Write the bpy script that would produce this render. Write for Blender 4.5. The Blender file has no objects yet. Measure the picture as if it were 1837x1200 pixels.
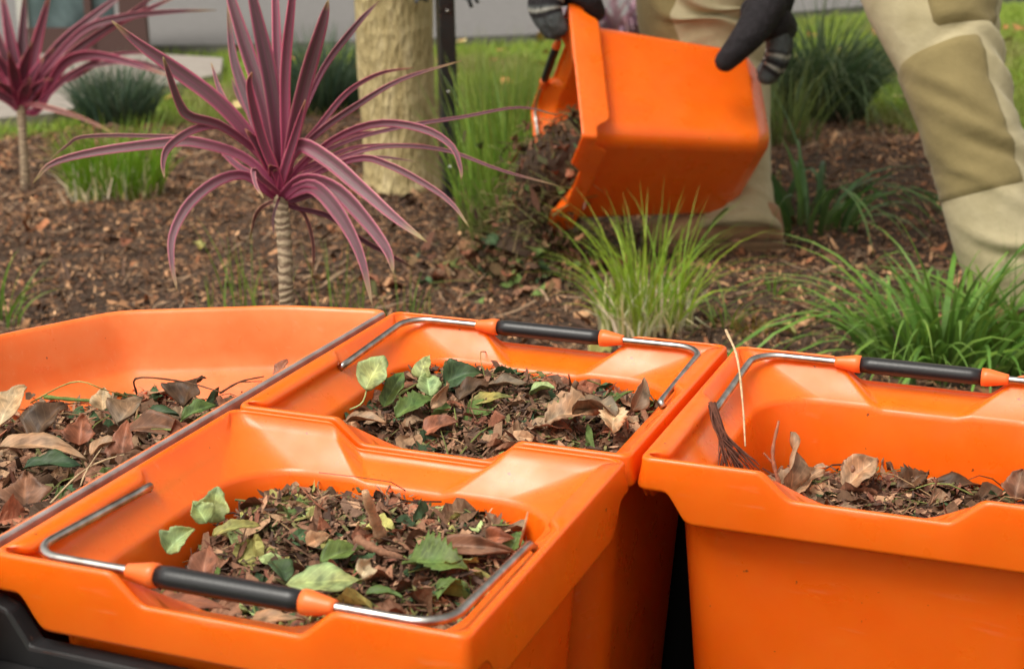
import bpy, math, random
import numpy as np
from mathutils import Matrix, Vector
sc = bpy.context.scene
C = sc.collection
rng = np.random.default_rng(11)
random.seed(5)
# ------------------------------------------------------------------ camera
HR = 0.43                                    # height of the tub rims above the ground
f_, pitch, roll, yaw = 2876.82, 0.29097, -0.00784, 0.37595
CAM = np.array([0.82222, -0.93643, 0.52910 + HR])
FW = np.array([-math.sin(yaw)*math.cos(pitch), math.cos(yaw)*math.cos(pitch), -math.sin(pitch)])
R0 = np.array([math.cos(yaw), math.sin(yaw), 0.0]); U0 = np.cross(R0, FW)
RT = math.cos(roll)*R0 + math.sin(roll)*U0; UP = -math.sin(roll)*R0 + math.cos(roll)*U0
cd = bpy.data.cameras.new('camera'); cam = bpy.data.objects.new('camera', cd); C.objects.link(cam)
cam.matrix_world = Matrix(((RT[0], UP[0], -FW[0], CAM[0]), (RT[1], UP[1], -FW[1], CAM[1]), (RT[2], UP[2], -FW[2], CAM[2]), (0, 0, 0, 1)))
cd.sensor_width = 36.0; cd.lens = f_/1837*36.0; cd.clip_start = 0.05; cd.clip_end = 500
cd.dof.use_dof = True; cd.dof.focus_distance = 1.72; cd.dof.aperture_fstop = 8.0
sc.camera = cam
# ------------------------------------------------------------------ world, sun, exposure
w = bpy.data.worlds.new('World'); sc.world = w; w.use_nodes = True
nt = w.node_tree; nt.nodes.clear()
SUN_EL, SUN_AZ = math.radians(60), math.radians(212)     # azimuth of the direction the light comes from, from +y clockwise
sky = nt.nodes.new('ShaderNodeTexSky'); sky.sky_type = 'NISHITA'; sky.sun_disc = False
sky.sun_elevation = SUN_EL; sky.sun_rotation = SUN_AZ; sky.dust_density = 4.0; sky.air_density = 1.0
hs = nt.nodes.new('ShaderNodeHueSaturation'); hs.inputs['Saturation'].default_value = 0.0
bg = nt.nodes.new('ShaderNodeBackground'); bg.inputs['Strength'].default_value = 0.15
wo = nt.nodes.new('ShaderNodeOutputWorld')
nt.links.new(sky.outputs[0], hs.inputs['Color']); wm = nt.nodes.new('ShaderNodeMixRGB'); wm.blend_type = 'MULTIPLY'; wm.inputs[0].default_value = 1.0; wm.inputs[2].default_value = (1.0, .955, .87, 1)   # hazy, slightly warm overcast
nt.links.new(hs.outputs[0], wm.inputs[1]); nt.links.new(wm.outputs[0], bg.inputs['Color']); nt.links.new(bg.outputs[0], wo.inputs['Surface'])
sd = bpy.data.lights.new('sun', 'SUN'); sd.energy = 1.6; sd.angle = math.radians(30); sd.color = (1.0, 0.95, 0.86)
so = bpy.data.objects.new('sun', sd); C.objects.link(so)
dv = Vector((math.sin(SUN_AZ)*math.cos(SUN_EL), math.cos(SUN_AZ)*math.cos(SUN_EL), math.sin(SUN_EL)))
so.rotation_euler = dv.to_track_quat('Z', 'Y').to_euler()
so.location = (0, 0, 6)
sc.render.engine = 'CYCLES'
sc.view_settings.view_transform = 'Standard'; sc.view_settings.look = 'None'
sc.view_settings.exposure = 0.52; sc.view_settings.gamma = 1.0; sc.view_settings.use_curve_mapping = False
# ------------------------------------------------------------------ placing helpers (tub coordinates: x right, y away, z up)
def ray(x, y): return FW*f_ + RT*(x-918.5) - UP*(y-600)
def atz(x, y, z): d = ray(x, y); return CAM + (z-CAM[2])/d[2]*d
def V(x, y, Z): return CAM + ray(x, y)/f_*Z
def lin(c):
    c = [v/255.0 for v in c]
    return tuple(v/12.92 if v <= .04045 else ((v+.055)/1.055)**2.4 for v in c)
# ------------------------------------------------------------------ mesh helpers
def new_mesh(name, verts, faces, smooth=True, col=None, uv=None):
    me = bpy.data.meshes.new(name)
    verts = np.asarray(verts, dtype=float).reshape(-1, 3)
    if isinstance(faces, np.ndarray):
        n, k = faces.shape
        me.vertices.add(len(verts)); me.vertices.foreach_set('co', verts.ravel())
        me.loops.add(n*k); me.loops.foreach_set('vertex_index', faces.ravel().astype(np.int32))
        me.polygons.add(n); me.polygons.foreach_set('loop_start', np.arange(0, n*k, k, dtype=np.int32))
        me.update(calc_edges=True)
    else:
        me.from_pydata(verts.tolist(), [], faces); me.update()
    if smooth: me.polygons.foreach_set('use_smooth', [True]*len(me.polygons))
    if col is not None:
        a = me.attributes.new('col', 'FLOAT_COLOR', 'POINT')
        c = np.ones((len(verts), 4)); c[:, :3] = col; a.data.foreach_set('color', c.ravel())
    if uv is not None:
        a = me.attributes.new('luv', 'FLOAT2', 'POINT'); a.data.foreach_set('vector', np.asarray(uv, dtype=float).ravel())
    return me
def link(name, me, mat, parent=None):
    o = bpy.data.objects.new(name, me); C.objects.link(o)
    if mat: me.materials.append(mat)
    if parent is not None: o.parent = parent
    return o
def tag(o, label=None, cat=None, group=None, kind=None):
    if label: o['label'] = label
    if cat: o['category'] = cat
    if group: o['group'] = group
    if kind: o['kind'] = kind
    return o
def empty(name, loc=(0, 0, 0)):
    o = bpy.data.objects.new(name, None); C.objects.link(o); o.location = loc; o.empty_display_size = .05; return o
class MB:
    def __init__(s): s.v = []; s.f = []; s.c = []; s.u = []; s.n = 0
    def add(s, v, f, c=None, u=None):
        v = np.asarray(v, float).reshape(-1, 3); s.v.append(v); s.f += [tuple(int(i)+s.n for i in q) for q in f]; s.n += len(v)
        s.c.append(np.broadcast_to(np.array(c if c is not None else (1, 1, 1), float), (len(v), 3)))
        s.u.append(np.asarray(u, float) if u is not None else np.zeros((len(v), 2)))
    def build(s, name, mat, parent=None, smooth=True):
        return link(name, new_mesh(name, np.concatenate(s.v), s.f, smooth, np.concatenate(s.c), np.concatenate(s.u)), mat, parent)
def gridf(nr, nc, closed=False):
    f = []
    for i in range(nr-1):
        for j in range(nc if closed else nc-1):
            k = (j+1) % nc
            f.append((i*nc+j, i*nc+k, (i+1)*nc+k, (i+1)*nc+j))
    return f
def spline(P, n):
    P = np.asarray(P, float); m = len(P)
    if m == 2: t = np.linspace(0, 1, n)[:, None]; return P[0]*(1-t)+P[1]*t
    Q = np.vstack([2*P[0]-P[1], P, 2*P[-1]-P[-2]]); out = []
    for u in np.linspace(0, m-1-1e-9, n):
        i = int(u); t = u-i; a, b, c, d = Q[i], Q[i+1], Q[i+2], Q[i+3]
        out.append(.5*((2*b)+(-a+c)*t+(2*a-5*b+4*c-d)*t*t+(-a+3*b-3*c+d)*t**3))
    return np.array(out)
def nrm(v): return v/(np.linalg.norm(v, axis=-1, keepdims=True)+1e-12)
def frames(P, up=(0, 0, 1)):
    T = nrm(np.gradient(P, axis=0)); A = []; x = np.cross(T[0], up)
    if np.linalg.norm(x) < 1e-3: x = np.cross(T[0], (1, 0, 0))
    x = nrm(x)
    for t in T:
        x = nrm(x - t*np.dot(x, t)); A.append(x)
    A = np.array(A); return T, A, np.cross(A, T)
def tube(mb, P, r, n=10, c=None, caps=True, up=(0, 0, 1), ell=1.0, fn=None):
    P = np.asarray(P, float); T, A, B = frames(P, up); r = np.broadcast_to(np.asarray(r, float), (len(P),))
    th = np.linspace(0, 2*math.pi, n, endpoint=False)
    rr = r[:, None]*np.ones(n)
    if fn is not None: rr = rr*fn(np.linspace(0, 1, len(P))[:, None], th[None, :])
    v = P[:, None]+A[:, None]*(np.cos(th)[None, :, None]*rr[:, :, None])+B[:, None]*(np.sin(th)[None, :, None]*rr[:, :, None]*ell)
    f = gridf(len(P), n, True); v = v.reshape(-1, 3)
    if caps:
        f.append(tuple(range(n))[::-1]); f.append(tuple((len(P)-1)*n+j for j in range(n)))
    u = np.stack(np.meshgrid(np.linspace(0, 1, len(P)), th/6.283, indexing='ij'), -1).reshape(-1, 2)
    mb.add(v, f, c, u)
def _h(ix, iy, s):
    n = (ix*374761393 + iy*668265263 + s*1442695041) & 0xffffffff
    n = ((n ^ (n >> 13))*1274126177) & 0xffffffff
    return ((n ^ (n >> 16)) & 0xffff)/65535.0
def noise(x, y, s=0, octv=3):
    x = np.asarray(x, float); y = np.asarray(y, float); r = 0; a = 1; tot = 0
    for o in range(octv):
        ix = np.floor(x).astype(np.int64); iy = np.floor(y).astype(np.int64); fx = x-ix; fy = y-iy
        fx = fx*fx*(3-2*fx); fy = fy*fy*(3-2*fy)
        v = (_h(ix, iy, s+o)*(1-fx)+_h(ix+1, iy, s+o)*fx)*(1-fy)+(_h(ix, iy+1, s+o)*(1-fx)+_h(ix+1, iy+1, s+o)*fx)*fy
        r = r+a*v; tot += a; a *= .5; x = x*2.03+17.1; y = y*2.03+5.3
    return r/tot*2-1
def ss(x, a, b):
    t = np.clip((x-a)/(b-a), 0, 1); return t*t*(3-2*t)
# ------------------------------------------------------------------ materials
def mat(name, build, **k):
    m = bpy.data.materials.new(name); m.use_nodes = True; n = m.node_tree.nodes; l = m.node_tree.links
    b = n['Principled BSDF']; build(n, l, b); return m
def node(n, t, **k):
    x = n.new(t)
    for a, v in k.items():
        if a[0] == '_': setattr(x, a[1:], v)
        else: x.inputs[a.replace('__', ' ')].default_value = v
    return x
def ramp(n, l, src, stops):
    r = n.new('ShaderNodeValToRGB'); e = r.color_ramp.elements
    while len(e) < len(stops): e.new(.5)
    for i, (p, c) in enumerate(stops): e[i].position = p; e[i].color = (*c, 1) if len(c) == 3 else c
    l.new(src, r.inputs[0]); return r
def coords(n, l, scale=(1, 1, 1)):
    t = n.new('ShaderNodeTexCoord'); m = n.new('ShaderNodeMapping'); m.inputs['Scale'].default_value = scale
    l.new(t.outputs['Object'], m.inputs['Vector']); return m.outputs[0]
def bump(n, l, b, src, strength, dist):
    u = node(n, 'ShaderNodeBump', Strength=strength, Distance=dist); l.new(src, u.inputs['Height']); l.new(u.outputs[0], b.inputs['Normal'])
def mk_plastic(base, wear, sss=0.0, rough=(.24, .42)):
    def f(n, l, b):
        co = coords(n, l)
        ns = node(n, 'ShaderNodeTexNoise', Scale=9.0, Detail=6.0, Roughness=.62); l.new(co, ns.inputs['Vector'])
        r = ramp(n, l, ns.outputs[0], [(.35, base), (.75, wear)])
        # fine scratches, stretched noise
        mp = node(n, 'ShaderNodeMapping'); mp.inputs['Scale'].default_value = (8, 190, 60); mp.inputs['Rotation'].default_value = (.3, .2, .9); l.new(co, mp.inputs[0])
        n2 = node(n, 'ShaderNodeTexNoise', Scale=1.6, Detail=3.0); l.new(mp.outputs[0], n2.inputs['Vector'])
        r2 = ramp(n, l, n2.outputs[0], [(.64, (0, 0, 0)), (.80, (.22, .22, .22))])
        mx = node(n, 'ShaderNodeMixRGB'); l.new(r2.outputs[0], mx.inputs[0]); l.new(r.outputs[0], mx.inputs[1]); mx.inputs[2].default_value = (*lin((240, 160, 120)), 1)
        # specks of soil
        n3 = node(n, 'ShaderNodeTexNoise', Scale=85.0, Detail=3.0); l.new(co, n3.inputs['Vector'])
        r3 = ramp(n, l, n3.outputs[0], [(.735, (0, 0, 0)), (.76, (.8, .8, .8))])
        m3 = node(n, 'ShaderNodeMixRGB'); l.new(r3.outputs[0], m3.inputs[0]); l.new(mx.outputs[0], m3.inputs[1]); m3.inputs[2].default_value = (.10, .035, .015, 1)
        n6 = node(n, 'ShaderNodeTexNoise', Scale=5.5, Detail=9.0, Roughness=.75, Distortion=.6); l.new(co, n6.inputs['Vector'])
        r6 = ramp(n, l, n6.outputs[0], [(.60, (0, 0, 0)), (.74, (.30, .30, .30))])
        m6 = node(n, 'ShaderNodeMixRGB'); l.new(r6.outputs[0], m6.inputs[0]); l.new(m3.outputs[0], m6.inputs[1]); m6.inputs[2].default_value = (.42, .13, .04, 1) if base[0] > .5 else (.06, .05, .04, 1)
        l.new(m6.outputs[0], b.inputs['Base Color'])
        n4 = node(n, 'ShaderNodeTexNoise', Scale=24.0, Detail=5.0); l.new(co, n4.inputs['Vector'])
        rr = node(n, 'ShaderNodeMapRange'); l.new(n4.outputs[0], rr.inputs[0]); rr.inputs[1].default_value = .3; rr.inputs[2].default_value = .7; rr.inputs[3].default_value = rough[0]; rr.inputs[4].default_value = rough[1]
        l.new(rr.outputs[0], b.inputs['Roughness'])
        n5 = node(n, 'ShaderNodeTexNoise', Scale=14.0, Detail=2.0); l.new(co, n5.inputs['Vector'])
        bump(n, l, b, n5.outputs[0], .25, .004)
        if sss:
            b.inputs['Subsurface Weight'].default_value = sss; b.inputs['Subsurface Radius'].default_value = (1.0, .09, .03); b.inputs['Subsurface Scale'].default_value = .025
    return f
ORANGE = mat('orange plastic', mk_plastic((.88, .126, .003), (.90, .160, .008), .3))
ORANGE_W = mat('worn orange plastic', mk_plastic((.82, .14, .014), (.84, .24, .07), .2, (.26, .48)))
ORANGE_H = mat('orange handle plastic', mk_plastic((.85, .14, .02), (.88, .2, .05), 0, (.3, .45)))
BLACKP = mat('black plastic', mk_plastic((.012, .013, .014), (.03, .03, .032), 0, (.24, .5)))
def f(n, l, b): b.inputs['Base Color'].default_value = (.008, .008, .008, 1); b.inputs['Roughness'].default_value = .8; b.inputs['Specular IOR Level'].default_value = .2
BLACKM = mat('matt black light block', f)  # near-black for the added floor and walls that keep the tub gap dark
def f(n, l, b):
    co = coords(n, l, (1, 1, 1)); ns = node(n, 'ShaderNodeTexNoise', Scale=60.0, Detail=4.0); l.new(co, ns.inputs['Vector'])
    r = ramp(n, l, ns.outputs[0], [(.35, (.30, .28, .26)), (.7, (.62, .6, .58))]); l.new(r.outputs[0], b.inputs['Base Color'])
    b.inputs['Metallic'].default_value = 1.0; b.inputs['Roughness'].default_value = .3
METAL = mat('dull steel', f)
def f(n, l, b):
    co = coords(n, l, (1, 1, 1)); ns = node(n, 'ShaderNodeTexNoise', Scale=30.0, Detail=5.0); l.new(co, ns.inputs['Vector'])
    r = ramp(n, l, ns.outputs[0], [(.3, (.24, .19, .18)), (.7, (.50, .44, .43))]); l.new(r.outputs[0], b.inputs['Base Color']); b.inputs['Roughness'].default_value = .45; b.inputs['Metallic'].default_value = .5
EDGE = mat('grey edge strip', f)
def f(n, l, b):
    b.inputs['Base Color'].default_value = (.012, .012, .014, 1); b.inputs['Roughness'].default_value = .38
    co = coords(n, l); ns = node(n, 'ShaderNodeTexNoise', Scale=300.0); l.new(co, ns.inputs['Vector']); bump(n, l, b, ns.outputs[0], .2, .0006)
GRIP = mat('black rubber grip', f)
def attr_mat(name, rough=.75, bumpscale=90, bs=.5, bd=.003, trans=0.0, vary=.35, veins=False):
    def f(n, l, b):
        a = n.new('ShaderNodeAttribute'); a.attribute_name = 'col'
        co = coords(n, l); ns = node(n, 'ShaderNodeTexNoise', Scale=float(bumpscale), Detail=5.0, Roughness=.65); l.new(co, ns.inputs['Vector'])
        mr = node(n, 'ShaderNodeMapRange'); l.new(ns.outputs[0], mr.inputs[0]); mr.inputs[1].default_value = .3; mr.inputs[2].default_value = .7; mr.inputs[3].default_value = 1-vary; mr.inputs[4].default_value = 1+vary
        mx = n.new('ShaderNodeVectorMath'); mx.operation = 'SCALE'; l.new(a.outputs['Color'], mx.inputs[0]); l.new(mr.outputs[0], mx.inputs['Scale'])
        last = mx.outputs[0]; hsrc = ns.outputs[0]
        if veins:
            u = n.new('ShaderNodeAttribute'); u.attribute_name = 'luv'
            sp = n.new('ShaderNodeSeparateXYZ'); l.new(u.outputs['Vector'], sp.inputs[0])
            ab = n.new('ShaderNodeMath'); ab.operation = 'ABSOLUTE'; l.new(sp.outputs[0], ab.inputs[0])
            m1 = n.new('ShaderNodeMath'); m1.operation = 'MULTIPLY_ADD'; l.new(ab.outputs[0], m1.inputs[0]); m1.inputs[1].default_value = -.35; l.new(sp.outputs[1], m1.inputs[2])
            m2 = n.new('ShaderNodeMath'); m2.operation = 'MULTIPLY'; l.new(m1.outputs[0], m2.inputs[0]); m2.inputs[1].default_value = 46.0
            m3 = n.new('ShaderNodeMath'); m3.operation = 'SINE'; l.new(m2.outputs[0], m3.inputs[0])
            r1 = ramp(n, l, m3.outputs[0], [(.86, (0, 0, 0)), (1.0, (.55, .55, .55))])
            r2 = ramp(n, l, ab.outputs[0], [(.03, (.8, .8, .8)), (.09, (0, 0, 0))])
            ad = node(n, 'ShaderNodeMixRGB', _blend_type='LIGHTEN'); ad.inputs[0].default_value = 1.0; l.new(r1.outputs[0], ad.inputs[1]); l.new(r2.outputs[0], ad.inputs[2])
            gm = n.new('ShaderNodeVectorMath'); gm.operation = 'MULTIPLY_ADD'; l.new(last, gm.inputs[0]); gm.inputs[1].default_value = (1.5, 1.5, 1.5); gm.inputs[2].default_value = (.02, .02, .01)
            mm = node(n, 'ShaderNodeMixRGB'); l.new(ad.outputs[0], mm.inputs[0]); l.new(last, mm.inputs[1]); l.new(gm.outputs[0], mm.inputs[2]); last = mm.outputs[0]
        l.new(last, b.inputs['Base Color']); b.inputs['Roughness'].default_value = rough; b.inputs['Specular IOR Level'].default_value = .35
        bump(n, l, b, hsrc, bs, bd)
        if trans:
            out = [x for x in n if x.type == 'OUTPUT_MATERIAL'][0]; tr = n.new('ShaderNodeBsdfTranslucent'); l.new(last, tr.inputs[0])
            ms = n.new('ShaderNodeMixShader'); ms.inputs[0].default_value = trans; l.new(b.outputs[0], ms.inputs[1]); l.new(tr.outputs[0], ms.inputs[2]); l.new(ms.outputs[0], out.inputs[0])
    return mat(name, f)
LITTER = attr_mat('leaf litter', .8, 140, .6, .002)
LEAF = attr_mat('leaf', .5, 70, .35, .002, .25, .25, True)
GRASS = attr_mat('grass', .5, 30, .1, .001, .35, .15)
BARKM = attr_mat('twig bark', .85, 160, .8, .002)
CHIP = attr_mat('mulch chips', .9, 60, .5, .003)
def f(n, l, b):      # mulch soil
    co = coords(n, l); ns = node(n, 'ShaderNodeTexNoise', Scale=22.0, Detail=10.0, Roughness=.72); l.new(co, ns.inputs['Vector'])
    r = ramp(n, l, ns.outputs[0], [(.3, (.022, .013, .008)), (.55, (.085, .048, .028)), (.78, (.20, .125, .078))])
    l.new(r.outputs[0], b.inputs['Base Color']); b.inputs['Roughness'].default_value = .95
    bump(n, l, b, ns.outputs[0], 1.0, .02)
SOIL = mat('mulch soil', f)
def f(n, l, b):
    co = coords(n, l); ns = node(n, 'ShaderNodeTexNoise', Scale=1.3, Detail=8.0, Roughness=.7); l.new(co, ns.inputs['Vector'])
    r = ramp(n, l, ns.outputs[0], [(.3, (.09, .17, .015)), (.55, (.17, .26, .03)), (.72, (.3, .29, .09))])
    l.new(r.outputs[0], b.inputs['Base Color']); b.inputs['Roughness'].default_value = .9; bump(n, l, b, ns.outputs[0], .8, .04)
LAWNM = mat('lawn soil', f)
def stone(c1, c2, sc_=12.0):
    def f(n, l, b):
        co = coords(n, l); ns = node(n, 'ShaderNodeTexNoise', Scale=sc_, Detail=8.0, Roughness=.7); l.new(co, ns.inputs['Vector'])
        r = ramp(n, l, ns.outputs[0], [(.3, c1), (.7, c2)]); l.new(r.outputs[0], b.inputs['Base Color']); b.inputs['Roughness'].default_value = .9; bump(n, l, b, ns.outputs[0], .5, .006)
    return f
ROADM = mat('asphalt', stone((.11, .105, .102), (.16, .153, .15), 20.0))
PATHM = mat('concrete', stone((.23, .20, .175), (.32, .285, .25)))
#==SETTING==
# ------------------------------------------------------------------ ground, lawn, path, road
def hgt(x, y):                               # height of the planting bed
    x = np.asarray(x, float); y = np.asarray(y, float)
    h = .03*noise(x*1.1+3, y*1.1, 1)+.012*noise(x*5, y*5, 2)+.006*noise(x*19, y*19, 8, 2)
    for (px, py, rad, a) in [(190, 400, .38, .05), (1600, 330, .55, .10), (640, 380, .5, .02), (1300, 560, .4, .02)]:
        c = atz(px, py, 0); d2 = ((x-c[0])**2+(y-c[1])**2)/rad**2; h = h+a*np.exp(-d2)
    near = np.exp(-(((x-.3)/.9)**2+((y-.5)/.7)**2)**2); return h*(1-near)-.005*near
BX0, BX1, BY0, BY1 = -4.2, 4.2, -2.2, 6.5
bound = np.array([atz(px, py, 0)[:2] for px, py in [(-900, 285), (-300, 268), (0, 250), (160, 236), (300, 226), (560, 206), (860, 196), (1150, 196), (1400, 203), (1530, 216), (1690, 268), (1900, 330), (2600, 470)]])
def inbed(x, y):                             # signed: positive inside the bed (camera side of the boundary)
    bx = bound[:, 0]*R0[0]+bound[:, 1]*R0[1]; F0 = np.array([-math.sin(yaw), math.cos(yaw)]); by = bound@F0
    u = x*R0[0]+y*R0[1]; v = x*F0[0]+y*F0[1]; return np.interp(u, bx, by)-v
nx, ny = 300, 300
gx, gy = np.meshgrid(np.linspace(BX0, BX1, nx), np.linspace(BY0, BY1, ny)); s = inbed(gx, gy)
gz = hgt(gx, gy)*ss(s, -.1, .3)-.09*ss(-s, -.05, .25)
idx = np.arange(nx*ny).reshape(ny, nx)
F4 = np.stack([idx[:-1, :-1], idx[:-1, 1:], idx[1:, 1:], idx[1:, :-1]], -1).reshape(-1, 4)
o = link('mulch_bed', new_mesh('mulch_bed', np.stack([gx, gy, gz], -1).reshape(-1, 3), F4), SOIL); tag(o, kind='structure')
gx, gy = np.meshgrid(np.concatenate([np.linspace(-60, -6, 12), np.linspace(-5.5, 7, 120), np.linspace(8, 60, 12)]), np.concatenate([np.linspace(-40, -4, 8), np.linspace(-3, 12, 140), np.linspace(13, 90, 12)]))
s = inbed(gx, gy); gz = -.02+.025*noise(gx*.8, gy*.8, 5)-.12*ss(s, -.02, .2); q = gx.shape
idx = np.arange(q[0]*q[1]).reshape(q); F4 = np.stack([idx[:-1, :-1], idx[:-1, 1:], idx[1:, 1:], idx[1:, :-1]], -1).reshape(-1, 4)
o = link('lawn', new_mesh('lawn', np.stack([gx, gy, gz], -1).reshape(-1, 3), F4), LAWNM); tag(o, kind='structure')
def sheet(name, pts, z, m, thick=.1):
    P = np.array([[*atz(px, py, z)[:2], z] for px, py in pts]); n = len(P)
    v = np.vstack([P, P-np.array([0, 0, thick])]); fs = [tuple(range(n))]+[(i, (i+1) % n, n+(i+1) % n, n+i) for i in range(n)]
    o = link(name, new_mesh(name, v, fs, False), m); tag(o, kind='structure'); return o
pathpts = [(-700, 232), (0, 212), (95, 203), (250, 165), (395, 132), (400, 104), (200, 92), (-100, 92), (-700, 120)]
sheet('path', pathpts, .035, PATHM)
roadpts = [(-700, 88), (-700, -190), (2500, -190), (2500, -60), (1837, -14), (1560, 10), (1200, 42), (950, 62), (640, 74), (300, 82)]
sheet('road', roadpts, .045, ROADM)
# grass blades on the lawn (nobody could count them)
def blades(n, base, h, w, lean, col, seg=3, colvar=.25, tipcol=None, basecol=None, droop=.3, radial=None):
    """n grass blades as ribbons; base (n,3)"""
    h = np.broadcast_to(h, (n,)); w = np.broadcast_to(w, (n,)); a = rng.uniform(0, 2*math.pi, n) if radial is None else radial
    lean = np.broadcast_to(lean, (n,)); d = np.stack([np.cos(a), np.sin(a), np.zeros(n)], 1)
    fa = rng.uniform(0, 2*math.pi, n); s_ = np.stack([np.cos(fa), np.sin(fa), np.zeros(n)], 1)
    t = np.linspace(0, 1, seg+1); vs = []; cs = []
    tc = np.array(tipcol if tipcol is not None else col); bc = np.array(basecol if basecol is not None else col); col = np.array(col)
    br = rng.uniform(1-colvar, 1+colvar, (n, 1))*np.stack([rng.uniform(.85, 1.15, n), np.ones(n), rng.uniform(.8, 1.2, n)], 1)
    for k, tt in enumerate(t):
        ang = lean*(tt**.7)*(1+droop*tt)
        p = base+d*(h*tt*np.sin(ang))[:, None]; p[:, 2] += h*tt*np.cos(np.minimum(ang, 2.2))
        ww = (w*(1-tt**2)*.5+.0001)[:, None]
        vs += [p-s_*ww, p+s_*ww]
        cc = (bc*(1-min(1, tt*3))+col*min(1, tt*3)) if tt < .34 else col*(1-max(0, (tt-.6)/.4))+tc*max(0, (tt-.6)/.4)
        cs += [cc*br]*2
    m = 2*(seg+1); v = np.stack(vs, 1).reshape(-1, 3); c = np.stack(cs, 1).reshape(-1, 3)
    b0 = (np.arange(n)*m)[:, None, None]; fq = np.array([[2*k, 2*k+1, 2*k+3, 2*k+2] for k in range(seg)])[None]; return v, (b0+fq).reshape(-1, 4), c
def scatter(n, sx, sy, fn, zf=0.0):
    P = atz(0, 0, 0); out = []
    X = rng.uniform(sx[0], sx[1], n); Z = rng.uniform(sy[0], sy[1], n)**.5
    F0 = np.array([-math.sin(yaw), math.cos(yaw)]); x = CAM[0]+F0[0]*Z+R0[0]*X*Z; y = CAM[1]+F0[1]*Z+R0[1]*X*Z
    k = fn(x, y); return x[k], y[k]
def pip(x, y, pts, z):
    P = np.array([atz(px, py, z)[:2] for px, py in pts]); r = np.zeros(x.shape, bool); j = len(P)-1
    for i in range(len(P)):
        c = ((P[i, 1] > y) != (P[j, 1] > y)) & (x < (P[j, 0]-P[i, 0])*(y-P[i, 1])/(P[j, 1]-P[i, 1]+1e-12)+P[i, 0]); r ^= c; j = i
    return r
x, y = scatter(150000, (-.42, .42), (4.8**2, 10.5**2), lambda x, y: (inbed(x, y) < .03+.08*noise(x*3, y*3, 9)) & ~pip(x, y, pathpts, .035) & ~pip(x, y, roadpts, .045))
n = len(x); nz = noise(x*1.2, y*1.2, 21); b = np.stack([x, y, np.full(n, -.03)], 1)
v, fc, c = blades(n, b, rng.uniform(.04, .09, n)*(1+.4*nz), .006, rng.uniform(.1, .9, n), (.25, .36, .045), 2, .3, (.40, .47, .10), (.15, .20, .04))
wgt = np.repeat(ss(nz+.3*noise(x*7, y*7, 3), .1, .6), 6)[:, None]; c = c*(1-wgt)+np.array([.34, .30, .12])*wgt*.9
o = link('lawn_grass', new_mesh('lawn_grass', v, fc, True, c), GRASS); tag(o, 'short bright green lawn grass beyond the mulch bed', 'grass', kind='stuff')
# mulch chips
def chips(x, y, z, size, cols, tilt=.5, thin=.22, lift=.004):
    n = len(x); a = rng.uniform(0, 6.283, n); L = size*rng.uniform(.5, 1.3, n); W_ = L*rng.uniform(thin, thin*3, n)
    base = np.array([[-.5, -.35], [0, -.5], [.5, -.3], [.45, .3], [0, .5], [-.5, .4]]); k = 6
    P = base[None]*rng.uniform(.6, 1.25, (n, k, 2)); P = P*np.stack([L, W_], 1)[:, None]
    Z = (np.abs(base[:, 0])*rng.normal(0, .25, (n, 1)))*L[:, None]+rng.normal(0, .06, (n, k))*W_[:, None]
    tx = rng.normal(0, tilt, (n, 1)); ty = rng.normal(0, tilt, (n, 1))
    Z = Z+P[:, :, 0]*np.tan(np.clip(tx, -1, 1))+P[:, :, 1]*np.tan(np.clip(ty, -1, 1))
    ca, sa = np.cos(a)[:, None], np.sin(a)[:, None]; X = P[:, :, 0]*ca-P[:, :, 1]*sa; Y = P[:, :, 0]*sa+P[:, :, 1]*ca
    v = np.stack([X+x[:, None], Y+y[:, None], Z+(z+lift)[:, None]], -1).reshape(-1, 3)
    b0 = (np.arange(n)*6)[:, None, None]; fc = (b0+np.array([[0, 1, 4, 5], [1, 2, 3, 4]])[None]).reshape(-1, 4)
    cols = np.asarray(cols); ci = rng.integers(0, len(cols), n); c = cols[ci]*rng.uniform(.6, 1.3, (n, 1)); return v, fc, np.repeat(c, 6, 0)
MULCH = [(1.7*lin(q)[0], 1.5*lin(q)[1], 1.28*lin(q)[2]) for q in [(100, 76, 58), (84, 64, 50), (120, 92, 70), (140, 110, 86), (76, 58, 46), (108, 80, 60), (122, 84, 62), (158, 130, 104), (92, 72, 56), (66, 50, 40)]]
x, y = scatter(125000, (-.42, .42), (2.0**2, 6.3**2), lambda x, y: inbed(x, y) > -.06)
v, fc, c = chips(x, y, hgt(x, y), .020*rng.uniform(.4, 1.0, len(x))*(1+(rng.random(len(x)) < .06)*1.4), MULCH, .35, .14)
o = link('mulch_chips', new_mesh('mulch_chips', v, fc, False, c), CHIP); tag(o, 'brown shredded bark mulch covering the planting bed', 'mulch', kind='stuff')
x, y = scatter(15000, (-.42, .42), (2.0**2, 6.3**2), lambda x, y: inbed(x, y) > 0)
v, fc, c = chips(x, y, hgt(x, y), .09*rng.uniform(.5, 1.3, len(x)), [lin((150, 124, 100)), lin((96, 72, 58)), lin((70, 52, 42))], .18, .02, .008)
o = link('mulch_fibres', new_mesh('mulch_fibres', v, fc, False, c), CHIP); tag(o, 'thin stringy bark fibres lying over the mulch bed', 'mulch', kind='stuff')
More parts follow.
